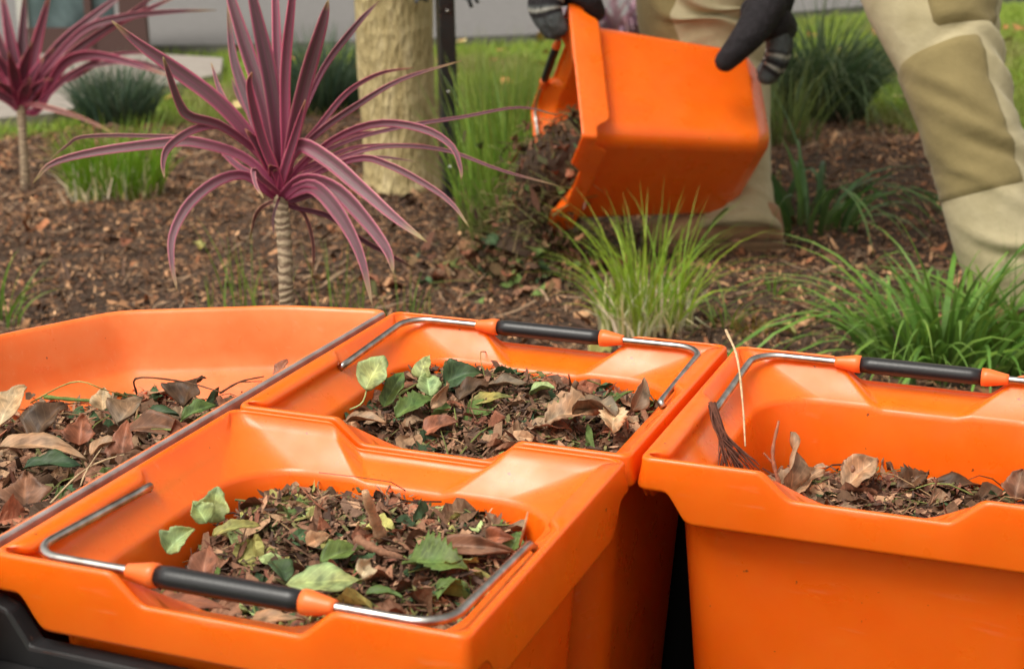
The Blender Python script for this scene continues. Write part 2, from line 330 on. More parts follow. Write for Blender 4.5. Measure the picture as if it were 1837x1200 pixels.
#==TUBS==
# ------------------------------------------------------------------ orange tubs
TW, TD, TH = .42, .3776, .43
def ring_pts(ix, iy, r, nl=110, ns_=60, nc=7):
    """rounded rectangle centred on the origin, counter-clockwise from front-left; returns xy, side id, t along the side"""
    a, b = TW/2-ix, TD/2-iy; P = []; S = []
    for side in range(4):
        n = nl if side % 2 == 0 else ns_
        for t in np.linspace(0, 1, n, endpoint=True):
            if side == 0: P.append((-a+r+t*(2*a-2*r), -b))
            if side == 1: P.append((a, -b+r+t*(2*b-2*r)))
            if side == 2: P.append((a-r-t*(2*a-2*r), b))
            if side == 3: P.append((-a, b-r-t*(2*b-2*r)))
            S.append((side, t))
        cx, cy, a0 = [(a-r, -b+r, -90), (a-r, b-r, 0), (-a+r, b-r, 90), (-a+r, -b+r, 180)][side]
        for k in range(1, nc):
            an = math.radians(a0+90*k/nc); P.append((cx+r*math.cos(an), cy+r*math.sin(an))); S.append((side+.5, k/nc))
    return np.array(P), S
_, SID = ring_pts(0, 0, .01)
def trap(t, a, b, c, d): return float(ss(np.array(t), a, b)*(1-ss(np.array(t), c, d)))
def lint(t, a, b, c, d, e=.012):
    v = min((t-a)/(b-a), (d-t)/(d-c), 1.0); v = max(v, 0.0)
    return v
NOT = []; SK = []; PAD = []
for sd_, t in SID:
    if sd_ in (0, 2):
        tt = t if sd_ == 0 else 1-t
        NOT.append(lint(tt, .255, .325, .685, .755)); SK.append(lint(t, .05, .095, .905, .95))
    elif sd_ in (1, 3): NOT.append(0); SK.append(lint(t, .06, .11, .89, .94))
    else: NOT.append(0); SK.append(0)
    if sd_ == 3: PAD.append(float(ss(np.array(t), .47, .50)))         # left side, front half: wide shoulder
    elif sd_ == 1: PAD.append(float(ss(np.array(t), .57, .60)))       # right side, rear half
    else: PAD.append(0)
def smo(a, k=2):
    a = np.array(a, float)
    for _ in range(k): a = (np.roll(a, 1)+2*a+np.roll(a, -1))/4
    return a
NOT = smo(NOT, 1); SK = smo(SK, 1); PAD = smo(PAD, 2)
def tub_shell():
    nd = .024
    R = []
    def rg(ix, iy, r, z): P, _ = ring_pts(ix, iy, r); zz = np.broadcast_to(z, (len(P),)); R.append(np.column_stack([P, zz+TH]))
    z0 = -nd*NOT; sk = -.031-.029*SK
    # outside of the body, bottom up
    rg(.100, .095, .030, -TH); rg(.088, .083, .03, -TH); rg(.082, .077, .032, -TH+.002); rg(.056, .051, .036, -TH+.034); rg(.054, .049, .036, -TH+.037); rg(.053, .048, .036, -TH+.042)
    for k in range(1, 7): u = k/7; rg(.053-.025*u, .048-.026*u, .036+.004*u, -TH+.042+u*(TH-.042-.022))
    rg(.028, .022, .040, -.022-nd*.5*NOT); rg(.010, .008, .014, -.020-nd*.5*NOT)     # underside of the rim
    rg(.004, .004, .011, sk+.004); rg(.0035, .0035, .011, sk+.001); rg(.002, .002, .0105, sk); rg(.0006, .0006, .010, sk+.0012); rg(0, 0, .010, sk+.004)
    rg(.0028, .0028, .010, z0-.009); rg(0.003, 0.003, .010, z0-.0035); rg(.0034, .0034, .010, z0-.0018); rg(.0044, .0044, .010, z0-.0005); rg(.006, .006, .010, z0)
    ti = .007+.012*PAD
    P1, _ = ring_pts(0, 0, .012)
    def rgi(e, z, r): # inset varying around the ring
        P, _ = ring_pts(.008, .008, r); n = nrm(np.column_stack([P[:, 0]/(TW/2), P[:, 1]/(TD/2)])); Q = P.copy()
        Q[:, 0] -= np.sign(P[:, 0])*e*(np.array([1.0 if sd_ in (1, 3) else 0 for sd_, _ in SID])); R.append(np.column_stack([Q, np.broadcast_to(z, (len(P),))+TH]))
    rgi(.014*PAD, z0-.0002, .012); rgi(.0025+.014*PAD, z0-.0016-.002*PAD, .014); rgi(.004+.0145*PAD, z0-.004-.004*PAD, .015)
    zi = -.036-.004*NOT
    for k, u in enumerate((.3, .6, .85)):
        e0 = .012+.0145*PAD; P, _ = ring_pts(.010+u*.034, .010+u*.032, .014+u*.042); Q = P
        zz = (z0-.004)*(1-u)+zi*u+.0*u; zz = zz+(.006*PAD*(1-u)); R.append(np.column_stack([Q, zz+TH]))
    rg(.046, .044, .058, zi-.001); rg(.0485, .0465, .058, zi-.003); rg(.050, .048, .058, zi-.008)
    for k in range(1, 8): u = k/8; rg(.051+.026*u, .049+.022*u, .056, -.046-u*(TH-.046-.03))
    rg(.084, .074, .045, -TH+.030); rg(.105, .095, .04, -TH+.008)
    n = len(SID); R = [np.asarray(r) for r in R]
    v = np.concatenate(R); f = gridf(len(R), n, True); f = [q for q in f]
    f.append(tuple(range(n))[::-1]); f.append(tuple((len(R)-1)*n+j for j in range(n)))
    return new_mesh('tub_shell', v, f)
shell_me = tub_shell(); shell_me.materials.append(ORANGE)
# the handle lies folded towards -y in its own frame, pivots on the x axis
def handle_meshes():
    hx, ly, r = .182, -.171, .030; z1 = .008
    pts = [(-hx+.004, .004, -.008), (-hx, 0, 0)]
    P = [(-hx, 0), (-hx, ly+r)] + [(-hx+r-r*math.cos(a), ly+r-r*math.sin(a)) for a in np.linspace(.2, 1.37, 6)] + [(-hx+r, ly), (hx-r, ly)] + [(hx-r+r*math.sin(a), ly+r-r*math.cos(a)) for a in np.linspace(.2, 1.37, 6)] + [(hx, ly+r), (hx, 0)]
    Q = []
    for i in range(len(P)-1):
        a, b = np.array(P[i]), np.array(P[i+1]); n = max(1, int(np.linalg.norm(b-a)/.02))
        for k in range(n): Q.append(a+(b-a)*k/n)
    Q.append(np.array(P[-1])); Q = np.array(Q); z = z1*(-Q[:, 1]/-ly)*1.0 if False else z1*(Q[:, 1]/ly)
    Q = np.column_stack([Q, z]); Q = np.vstack([[-hx-.004, .003, -.004], Q, [hx+.004, .003, -.004]])
    m = MB(); tube(m, Q, .0039, 10); w_ = new_mesh('bail_wire', np.concatenate(m.v), m.f); w_.materials.append(METAL)
    gx_ = .0635; cxm = .003
    m = MB(); X = np.linspace(cxm-gx_, cxm+gx_, 12); rr = np.full(12, .0088); rr[0] = rr[-1] = .0080
    tube(m, np.column_stack([X, np.full(12, ly), np.full(12, z1)]), rr, 12, fn=lambda s, th: 1+.05*np.cos(6*th)); g = new_mesh('grip', np.concatenate(m.v), m.f); g.materials.append(GRIP)
    cs = []
    for sgn in (-1, 1):
        m = MB(); X = cxm+sgn*(gx_+np.array([-.0005, .0, .006, .014, .024, .027, .0275])); rr = [.0080, .0098, .0098, .0082, .0062, .0058, .004]
        if sgn < 0: X = X[::-1]; rr = rr[::-1]
        tube(m, np.column_stack([X, np.full(7, ly), np.full(7, z1)]), rr, 12); c_ = new_mesh('collar', np.concatenate(m.v), m.f); c_.materials.append(ORANGE_H); cs.append(c_)
    return w_, g, cs
WIRE_ME, GRIP_ME, COL_ME = handle_meshes()
def make_tub(loc, label, back=False, M=None):
    t = empty('orange_tub', loc); tag(t, label, 'tub', 'orange plastic tubs')
    s_ = bpy.data.objects.new('tub_shell', shell_me); C.objects.link(s_); s_.parent = t
    h = bpy.data.objects.new('handle', WIRE_ME); C.objects.link(h); h.parent = t; h.location = (0, 0.0, TH-.011)
    if back: h.rotation_euler = (0, 0, math.pi)
    for nm, me in (('grip', GRIP_ME), ('collar', COL_ME[0]), ('collar', COL_ME[1])):
        o = bpy.data.objects.new(nm, me); C.objects.link(o); o.parent = h
    if M is not None: t.matrix_world = M
    return t
TA = (.21, TD/2, 0); TB = (.21, TD*1.5+.001, 0); TC = (.4225+TW/2, TD*1.5+.003, 0)
make_tub(TA, 'orange tub nearest the camera, black grip folded to its front rim')
make_tub(TB, 'middle orange tub directly behind the nearest one, grip folded to its back rim', True)
make_tub(TC, 'orange tub at the right edge of the group, its tall front wall in view', True)
qE = np.array([-.448, 2.563, -.070, .924, -1.146, -.188])
def rod(v):
    a = np.linalg.norm(v); k = v/a; K = np.array([[0, -k[2], k[1]], [k[2], 0, -k[0]], [-k[1], k[0], 0]]); return np.eye(3)+math.sin(a)*K+(1-math.cos(a))*K@K
RE = rod(qE[3:]); TE = qE[:3]+np.array([0, 0, HR]); SE = 1.10; bE = TE-RE@np.array([0, 0, TH*SE])
ME = Matrix([[*RE[0], bE[0]], [*RE[1], bE[1]], [*RE[2], bE[2]], [0, 0, 0, 1]]) @ Matrix.Diagonal((1, 1, SE, 1))
make_tub((0, 0, 0), 'orange tub tipped on its side in the gloved hands, pouring out leaves', True, ME)
def Epos(x, y, z): return RE@np.array([x, y, z*SE])+bE           # tub-local point of the tipped tub
# wide tray tub on the left
rim = np.array([(-.004, -.25), (-.004, .757), (-.136, .732), (-.318, .640), (-.392, .500), (-.452, .30), (-.455, -.02), (-.40, -.17), (-.30, -.25)])
def wide_tub():
    cen = np.array([-.22, .25]); P = []
    for i in range(len(rim)):
        a, b = rim[i-1], rim[i]; c = rim[(i+1) % len(rim)]; d1 = nrm(a-b); d2 = nrm(c-b); r = .025
        for k in range(7):
            t = k/6; p = b+d1*r*(1-t)**2+d2*r*t**2; P.append(p)
        for k in range(1, 8): P.append((b+d2*r)*(1-k/8)+(c-d2*r)*(k/8))
    P = np.array(P); n = len(P)
    T = nrm(np.roll(P, -1, 0)-np.roll(P, 1, 0)); N = np.column_stack([-T[:, 1], T[:, 0]])
    N = N*np.sign(np.sum(N*(cen-P), 1))[:, None]; N = smo2(N)
    R = []
    def rg(d, z): R.append(np.column_stack([P+N*d, np.full(n, z)+TH]))
    rg(.14, -TH+.02); rg(.12, -TH+.03); rg(.03, -.16); rg(.012, -.03); rg(.004, -.022); rg(0, -.020); rg(-.0005, -.004); rg(.001, -.001); rg(.003, 0); rg(.007, 0); rg(.009, -.001); rg(.011, -.004)
    for u in (.25, .5, .75, 1): rg(.011+.020*u, -.004-.062*u)
    rg(.036, -.072); rg(.046, -.078)
    for u in (.33, .66, 1): rg(.046+.07*u, -.078-.060*u)
    rg(.135, -.155); rg(.16, -TH+.08); rg(.19, -TH+.05)
    v = np.concatenate(R); f = gridf(len(R), n, True); f.append(tuple(range(n))[::-1]); f.append(tuple((len(R)-1)*n+j for j in range(n)))
    return new_mesh('tub_shell', v, f)
def smo2(N):
    for _ in range(3): N = (np.roll(N, 1, 0)+2*N+np.roll(N, -1, 0))/4
    return nrm(N)
wt = empty('wide_orange_tub', (-.22, .25, 0)); tag(wt, 'wide shallow orange tub on the left with a faceted rounded end', 'tub')
ws = link('tub_shell', wide_tub(), ORANGE_W, wt); ws.location = (.22, -.25, 0)
m = MB(); y0, y1 = -.24, .735
prof = [(-.0078, -.012), (-.0078, .0005), (-.0066, .0018), (-.0034, .0018), (-.0022, .0005), (-.0022, -.012)]
v = [(a, yy, b+TH) for yy in np.linspace(y0, y1, 12) for a, b in prof]; m.add(v, gridf(12, 6, True)+[tuple(range(6))[::-1], tuple(66+j for j in range(6))])
es = m.build('edge_strip', EDGE, wt, False); es.location = (.22, -.25, 0)
# black cart frame the tubs stand in
ct = empty('garden_cart', (.1, .3, 0)); tag(ct, 'black plastic cart frame showing beneath the rim of the nearest tub', 'cart')
m = MB()
top = [(-.55, -.041), (.005, -.041), (.020, -.046), (.038, -.074), (.38, -.078), (.38, -.41), (-.55, -.41)]
def prism(m, pts, ya, yb):
    n = len(pts); v = [(a, ya, b+TH) for a, b in pts]+[(a, yb, b+TH) for a, b in pts]
    m.add(v, [tuple(range(n)), tuple(range(n, 2*n))[::-1]]+[(i, n+i, n+(i+1) % n, (i+1) % n) for i in range(n)])
prism(m, top, -.004, .016)
prism(m, [(-.55, -.088), (.36, -.090), (.36, -.096), (-.55, -.094)], -.10, -.0045)
prism(m, [(-.55, -.0945), (.36, -.0965), (.36, -.41), (-.55, -.41)], -.10, -.09)
r_ = m.build('front_rail', BLACKP, ct, False); r_.location = (-.1, -.3, 0)
bv = r_.modifiers.new('bevel', 'BEVEL'); bv.width = .004; bv.segments = 2
m = MB(); prism(m, [(-.56, -.4275), (.92, -.4275), (.92, -.4215), (-.56, -.4215)], -.11, .80); o = m.build('bed', BLACKM, ct, False); o.location = (-.1, -.3, 0)  # added black floor, makes the void between the tubs read as deep shade
m = MB(); prism(m, [(-.38, -.421), (.90, -.421), (.90, -.10), (-.38, -.10)], .735, .745); o = m.build('rear_light_block', BLACKM, ct, False); o.location = (-.1, -.3, 0)  # added wall, blocks background light from reaching the gap
m = MB(); prism(m, [(.902, -.421), (.910, -.421), (.910, -.10), (.902, -.10)], -.1, .745); o = m.build('side_light_block', BLACKM, ct, False); o.location = (-.1, -.3, 0)  # added wall, closes the box at the right so it stays dark
#==LITTER==
# ------------------------------------------------------------------ leaves and litter
def leaf_geo(L, Wd, curl=.6, fold=.3, crumple=.2, serr=0.0, seed=0, nl=18, nw=8, tip=1.0, twist=0.0, lobes=0):
    """leaf in its own frame: base at 0, length along +x, up +z"""
    r = np.random.default_rng(seed); s_ = np.linspace(0, 1, nl+1)
    wd = np.sin(math.pi*np.clip(s_, 0, 1)**(.75*tip))**.8*.5*Wd; wd[0] = .03*Wd; wd[-1] = .02*Wd
    if serr: wd = wd*(1+serr*((np.arange(nl+1) % 2)*2-1))
    if lobes: wd = wd*(1+.35*np.sin(s_*math.pi*2*lobes))
    q = r.normal(size=nl+3); wd = wd*(1+.16*(q[:-2]+q[1:-1]+q[2:])/3)
    ang = curl*(s_-.3); dx = np.cos(ang)*L/nl; dz = -np.sin(ang)*L/nl
    X = np.concatenate([[0], np.cumsum(dx[:-1])]); Zc = np.concatenate([[0], np.cumsum(dz[:-1])])
    v = []; u = []; ph = r.uniform(0, 6, 4)
    for i in range(nl+1):
        tw = twist*s_[i]
        for j in range(nw+1):
            a = j/nw*2-1; yy = a*wd[i]; zz = abs(a)*wd[i]*fold*2
            zz += crumple*Wd*.5*(math.sin(7*s_[i]+ph[0]+a*2)*.5+math.sin(13*s_[i]+ph[1]-a*3)*.3+math.sin(5*a+ph[2])*.3)*(.3+abs(a))
            y2 = yy*math.cos(tw)-zz*math.sin(tw); z2 = yy*math.sin(tw)+zz*math.cos(tw)
            v.append((X[i], y2, Zc[i]+z2)); u.append((a, s_[i]))
    return np.array(v), gridf(nl+1, nw+1), np.array(u)
def rotm(yaw_, pit, rol): return np.array((Matrix.Rotation(yaw_, 3, 'Z') @ Matrix.Rotation(-pit, 3, 'Y') @ Matrix.Rotation(rol, 3, 'X')))
LCOL = dict(pale=(166, 182, 122), green=(96, 118, 60), dark=(62, 84, 54), yellow=(158, 154, 90), brown=(132, 94, 72), red=(150, 96, 72), tan=(178, 142, 110), grey=(142, 118, 94), deep=(92, 67, 48), sand=(196, 170, 134))
def bits_leaves(m, n, sampler, cols, smin, smax, flat=.5, seed=0, curl=.8):
    r = np.random.default_rng(seed); pool = [leaf_geo(1, r.uniform(.4, .85), r.uniform(.2, curl*2), r.uniform(0, .4), .35, (0, .05)[k % 2], k+seed, 8, 4, r.uniform(.4, 1.1)) for k in range(14)]
    for i in range(n):
        p = sampler(r); v, f, u = pool[r.integers(14)]; L = r.uniform(smin, smax)
        M = rotm(r.uniform(0, 6.28), r.normal(0, flat*.75), r.normal(0, flat*.75)+(math.pi if r.random() < .4 else 0))
        v = (v-np.array([.5, 0, 0]))*L; m.add(v@M.T+p, f, np.array(lin(LCOL[cols[r.integers(len(cols))]]))*r.uniform(.6, 1.3), u)
def bits_chips(m, n, sampler, seed, size, cols, tilt=.6, thin=.25):
    r = np.random.default_rng(seed); P = np.array([sampler(r) for _ in range(n)])
    v, f, c = chips(P[:, 0], P[:, 1], P[:, 2], size*r.uniform(.3, 1.0, n)*(1+(r.random(n) < .12)*1.2), cols, tilt, thin, .002); m.add(v, f.tolist(), c)
def bits_twigs(m, n, sampler, seed, Lr, cols):
    r = np.random.default_rng(seed)
    for i in range(n):
        p = sampler(r); a = r.uniform(0, 6.28); L = r.uniform(*Lr); d = np.array([math.cos(a), math.sin(a), r.normal(0, .25)])*L; bend = r.normal(0, .12, 3)*L; bend[2] = abs(bend[2])
        tube(m, spline([p-d/2, p+bend, p+d/2], 6), np.linspace(.0010, .0005, 6)*r.uniform(.6, 1.3), 4, np.array(lin(cols[r.integers(len(cols))]))*r.uniform(.6, 1.2), False)
DK = [tuple(1.3*k for k in lin(q)) for q in [(84, 60, 46), (110, 78, 60), (62, 46, 38), (130, 96, 74), (92, 70, 56), (152, 118, 92), (100, 62, 48), (96, 92, 56)]]
def litter(name, label, cx, cy, zf, hx, hy, leafcols, seed, nleaf, nchip, lsz=(.02, .045), hole=None):
    """heap inside a tub: rough base surface and bits lying on it"""
    m = MB(); n = 60; X, Y = np.meshgrid(np.linspace(-1, 1, n), np.linspace(-1, 1, n))
    k = 1/np.maximum(1, (np.abs(X)**6+np.abs(Y)**6)**(1/6)); X = X*k*hx+cx; Y = Y*k*hy+cy
    Z = zf(X, Y)+.006*noise(X*60, Y*60, seed); m.add(np.stack([X, Y, Z], -1).reshape(-1, 3), gridf(n, n), DK[0])
    def smp(r):
        while True:
            a, b = r.uniform(-1, 1, 2)
            if abs(a)**5+abs(b)**5 < .93: break
        x, y = cx+a*hx*.97, cy+b*hy*.97
        return np.array([x, y, float(zf(np.array(x), np.array(y)))+r.uniform(0, .010)])
    bits_chips(m, nchip, smp, seed, .013, DK, .35, .16); bits_leaves(m, nleaf, smp, leafcols, lsz[0], lsz[1], .45, seed); bits_twigs(m, nleaf//3, smp, seed+1, (.03, .09), [(96, 68, 50), (150, 120, 86), (70, 50, 38), (120, 128, 70)])
    o = m.build(name, LITTER, None, False); tag(o, label, 'leaf litter', kind='stuff'); return smp
def zA(x, y): return HR-.085+.030*ss(y, .10, .30)+.012*noise(x*9, y*9, 4)-.02*ss(np.abs(x-.21), .10, .16)
def zB(x, y): return HR-.078+.022*ss(y, .42, .60)+.012*noise(x*9, y*9, 5)+.008*ss(-np.abs(x-.2), -.12, -.02)
def zC(x, y): return HR-.158+.035*ss(y, .45, .62)+.014*noise(x*9, y*9, 6)
def zD(x, y): return HR-.082+.045*ss(x, -.17, -.02)-.02*ss(y, .35, .65)+.012*noise(x*8, y*8, 7)
MIXG = ['green', 'dark', 'pale', 'brown', 'red', 'tan', 'grey', 'deep', 'deep', 'brown', 'yellow']
litter('leaf_litter', 'mixed green and brown leaf litter heaped in the nearest tub', TA[0], TA[1], zA, .157, .138, MIXG, 101, 430, 6000, (.012, .046))
litter('leaf_litter', 'brown leaf litter heaped in the middle tub', TB[0], TB[1], zB, .157, .138, ['brown', 'red', 'grey', 'deep', 'deep', 'brown', 'tan', 'green', 'dark'], 102, 340, 6000, (.014, .046))
litter('leaf_litter', 'dark leaf litter low inside the right-hand tub', TC[0], TC[1], zC, .152, .134, ['brown', 'grey', 'deep', 'deep', 'deep', 'tan', 'dark'], 103, 260, 5000, (.014, .046))
litter('leaf_litter', 'leaf litter with bark and twigs filling the wide left tub', -.19, .215, zD, .182, .42, ['brown', 'deep', 'deep', 'dark', 'green', 'tan', 'grey', 'brown', 'red'], 104, 480, 9000, (.018, .05))
def leaf(label, px, py, z, L, Wd, col, yaw_=0, pit=0, rol=0, name='fallen_leaf', stem=0.0, mode='z', group=None, **k):
    """a single leaf whose middle shows at the given point, at height z (mode z) or view distance z"""
    p = atz(px, py, z+(.014 if z > HR-.2 and z > .2 else 0)) if mode == 'z' else V(px, py, z); L *= .92; Wd *= .92; sd = k.pop('seed', int(px*7+py)); v, f, u = leaf_geo(L, Wd, seed=sd, **k)
    v = v-np.array([L*.5, 0, 0]); M = rotm(math.radians(yaw_)+yaw, math.radians(pit), math.radians(rol)); m = MB(); r = np.random.default_rng(sd)
    c = np.array(lin(LCOL[col])); spots = (1-.4*(noise(v[:, 0]*170+sd, v[:, 1]*170, 3)[:, None] > .2))*(1+.35*noise(v[:, 0]*60+sd, v[:, 1]*60, 5)[:, None]); c = c*(1+np.array([.25, 0, -.2])*noise(v[:, 0]*45, v[:, 1]*45+sd, 6)[:, None]); m.add(v@M.T, f, c*spots, u); c = np.array(lin(LCOL[col]))
    o = m.build(name, LEAF); o.location = p; tag(o, label, 'leaf', group)
    md = o.modifiers.new('thickness', 'SOLIDIFY'); md.thickness = .0006
    if stem:
        ms = MB(); b0 = np.array([-L*.5, 0, 0]); tube(ms, spline([b0+[.004, 0, 0], b0+[-stem*.5, 0, -stem*.15], b0+[-stem, stem*.3, stem*.1]], 8)@M.T, .0009, 6, c*1.1); ms.build('leaf_stem', LITTER, o)
    return o
def twig(label, pts, r, col, name='twig', fork=None, group=None):
    m = MB(); P = spline(np.array(pts), 14); o0 = P[0].copy(); rr = np.linspace(r, r*.55, 14)*(1+.18*np.sin(np.arange(14)*1.9)); c = np.array(lin(LCOL[col]))
    tube(m, P-o0, rr, 7, c)
    if fork: m2 = spline(np.array(fork), 8); tube(m, m2-o0, np.linspace(r*.6, r*.25, 8), 6, c)
    o = m.build(name, BARKM); o.location = o0; return tag(o, label, 'twig', group)
# nearest tub
a = HR
leaf('pale green curled leaf standing at the left back of the nearest tub litter', 385, 905, a-.050, .036, .032, 'pale', 60, 70, 30, stem=.0, fold=.3, curl=.4, lobes=0)
leaf('small pale green folded leaf beside the upright pale leaf, nearest tub', 358, 918, a-.052, .026, .026, 'pale', 150, 55, -30, fold=.5)
leaf('pale green leaf at the left wall of the nearest tub', 322, 968, a-.058, .034, .026, 'pale', 20, 40, 40, fold=.4)
leaf('large pale green leaf lying flat right of the front grip collar', 582, 1044, a-.062, .068, .036, 'pale', 5, 3, 15, crumple=.18, fold=.12, curl=.3)
leaf('dark bluish green leaf tucked under the large pale green leaf', 500, 1022, a-.068, .044, .024, 'dark', 115, 10, 10)
leaf('mid green round leaf at the centre of the nearest tub litter', 612, 994, a-.066, .042, .024, 'green', 25, 12, 20)
leaf('large dark green toothed leaf with pale rib in the nearest tub', 782, 1012, a-.064, .066, .044, 'green', -20, 8, 10, serr=.16, nl=22)
leaf('narrow yellow green leaf at the back left of the nearest tub litter', 425, 948, a-.056, .048, .016, 'yellow', 20, 8, 20)
leaf('triangular rusty brown leaf left of centre in the nearest tub', 368, 1010, a-.062, .046, .030, 'red', 90, 30, 0, tip=.6)
leaf('broad reddish bark flake beneath the front black grip', 345, 1082, a-.072, .070, .034, 'red', -8, 4, 10, name='bark_flake', tip=.3, fold=.02, crumple=.08)
leaf('curved tan bark flake in front right corner of the notch, nearest tub', 500, 1108, a-.074, .050, .022, 'tan', -5, 6, 4, name='bark_flake', tip=.4, fold=.05)
leaf('long brown curled leaf by the right wall of the nearest tub', 850, 982, a-.056, .078, .022, 'brown', -12, 8, 25, twist=.8, crumple=.25)
leaf('light brown scroll of leaf at the end of the long curled leaf', 895, 965, a-.050, .034, .018, 'red', -40, 20, 60, curl=1.6)
leaf('small olive leaf pressed against the right wall of the nearest tub', 925, 972, a-.054, .026, .020, 'green', 60, 40, 0)
leaf('flat mid green leaf below the dark toothed leaf', 812, 1052, a-.070, .030, .018, 'green', 10, 5, 0)
leaf('small olive green leaf near the steel wire, front of nearest tub', 690, 1066, a-.072, .034, .014, 'green', -5, 2, 0)
leaf('small tan scrap of leaf right of centre in the nearest tub', 655, 1022, a-.062, .024, .020, 'sand', 70, 20, 30, crumple=.4)
leaf('pale tan folded scrap near the back of the nearest tub litter', 572, 968, a-.058, .026, .018, 'tan', 30, 15, 30, crumple=.3)
twig('short thick broken stick standing up in the nearest tub', [atz(690, 975, a-.060), atz(675, 940, a-.036)+[0, 0, 0], V(655, 882, 1.385)], .0068, 'tan')
twig('stubby brown stick lying at the foot of the standing stick', [atz(640, 968, a-.050), atz(680, 988, a-.052), atz(722, 1000, a-.055)], .0050, 'brown')
twig('thin pinkish twig leaning on the back wall of the nearest tub', [atz(600, 925, a-.050), V(570, 905, 1.46), V(538, 872, 1.47)], .0009, 'red', fork=[V(575, 908, 1.46), V(585, 890, 1.46)])
twig('thin bare twig rising by the right wall of the nearest tub', [atz(930, 985, a-.055), V(938, 955, 1.30), V(947, 918, 1.30)], .0012, 'tan')
# middle tub
leaf('large pale green leaf with a curled stalk leaning on left wall of middle tub', 672, 668, a-.026, .046, .040, 'pale', 40, 55, 20, stem=.030, fold=.15, curl=.3)
leaf('dark green leaf behind the pale stalked leaf in the middle tub', 706, 697, a-.048, .052, .026, 'green', 50, 45, 30)
leaf('pale green bent leaf standing at the back left of the middle tub', 762, 655, a-.034, .034, .030, 'pale', 60, 60, 0, curl=1.2, fold=.1, tip=.5)
leaf('pale green lower leaf beneath the bent leaf in the middle tub', 768, 690, a-.050, .036, .028, 'pale', 100, 40, 0)
leaf('dark green glossy leaf against the back wall of the middle tub', 830, 676, a-.040, .052, .036, 'dark', -10, 25, 40, curl=1.0)
leaf('mid green leaf lying at the left of the middle tub litter', 748, 730, a-.056, .058, .034, 'green', 30, 14, 10, serr=.08)
leaf('pinkish tan flat leaf in the left corner of the middle tub', 656, 755, a-.060, .048, .028, 'tan', -5, 8, 0, tip=.7)
leaf('reddish brown leaf at the front left of the middle tub litter', 790, 765, a-.060, .044, .028, 'red', 20, 18, 20)
leaf('long yellow green leaf across the centre of the middle tub', 880, 718, a-.050, .056, .018, 'yellow', 12, 12, 20)
leaf('pointed pale green leaf by the back wall of the middle tub', 972, 700, a-.048, .034, .024, 'pale', -20, 30, 0)
leaf('large pinkish brown crumpled leaf right of centre in middle tub', 1030, 742, a-.046, .070, .042, 'tan', 15, 14, 20, crumple=.3, serr=.1)
leaf('large grey brown crumpled leaf next to the pinkish one, middle tub', 1070, 735, a-.040, .058, .044, 'grey', -30, 16, -10, crumple=.3)
leaf('dry whitish tan leaf with ragged edge, right part of middle tub', 1102, 748, a-.044, .044, .030, 'sand', 80, 30, 0, crumple=.3, serr=.12)
leaf('curled grey brown leaf standing up by the right wall of middle tub', 1148, 706, a-.028, .046, .024, 'grey', 50, 48, 60, curl=.9)
leaf('narrow green leaf under the standing grey leaf, middle tub', 1112, 715, a-.048, .044, .010, 'green', 35, 25, 0)
leaf('flat grey brown leaf near the back wall of middle tub', 905, 692, a-.048, .058, .026, 'grey', 5, 12, 0, crumple=.3)
leaf('purple brown leaf pile leaf left of centre in the middle tub', 850, 700, a-.046, .048, .030, 'deep', 35, 20, 10, crumple=.3)
leaf('twisted tan leaf over the green leaves in the middle tub', 790, 708, a-.044, .046, .018, 'tan', 60, 30, 40, twist=1.2, crumple=.3)
leaf('rust coloured leaf under the large crumpled leaves in middle tub', 995, 768, a-.058, .040, .026, 'red', -15, 10, 0)
twig('dark curved stub poking up at the back wall of the middle tub', [atz(1028, 712, a-.05), V(1030, 695, 1.72), V(1036, 686, 1.72)], .0040, 'deep')
# right-hand tub
leaf('twisted tan leaf standing upright at the left of the right-hand tub', 1420, 830, a-.09, .072, .028, 'tan', 75, 72, 20, twist=1.6, crumple=.35, lobes=1)
leaf('wide tan leaf base under the twisted leaf in the right-hand tub', 1440, 865, a-.115, .062, .036, 'tan', 20, 30, 20, crumple=.3, lobes=1)
leaf('olive brown folded leaf standing in the middle of right-hand tub', 1545, 848, a-.108, .054, .036, 'tan', 25, 40, 20, crumple=.25)
leaf('small brown hooked leaf left of the olive folded leaf', 1520, 838, a-.105, .030, .014, 'brown', 80, 60, 0, curl=1.5)
leaf('dark brown pointed leaf at the right frame edge in right-hand tub', 1828, 868, a-.108, .040, .030, 'brown', 60, 50, 0)
leaf('dark flat leaf left of the pointed leaf, right-hand tub', 1715, 872, a-.125, .060, .026, 'deep', 0, 10, 10, crumple=.3)
leaf('dark ragged leaf at the centre back of right-hand tub', 1640, 862, a-.120, .044, .030, 'deep', 20, 25, 20, crumple=.4, serr=.15)
leaf('pale sandy scrap of leaf low in the right-hand tub', 1640, 900, a-.14, .034, .022, 'sand', 20, 15, 10, crumple=.4)
twig('slim reddish twig standing at the left of the right-hand tub', [V(1398, 870, 1.50), V(1386, 815, 1.50), V(1397, 755, 1.51)], .0022, 'red', fork=[V(1386, 830, 1.5), V(1370, 812, 1.5)])
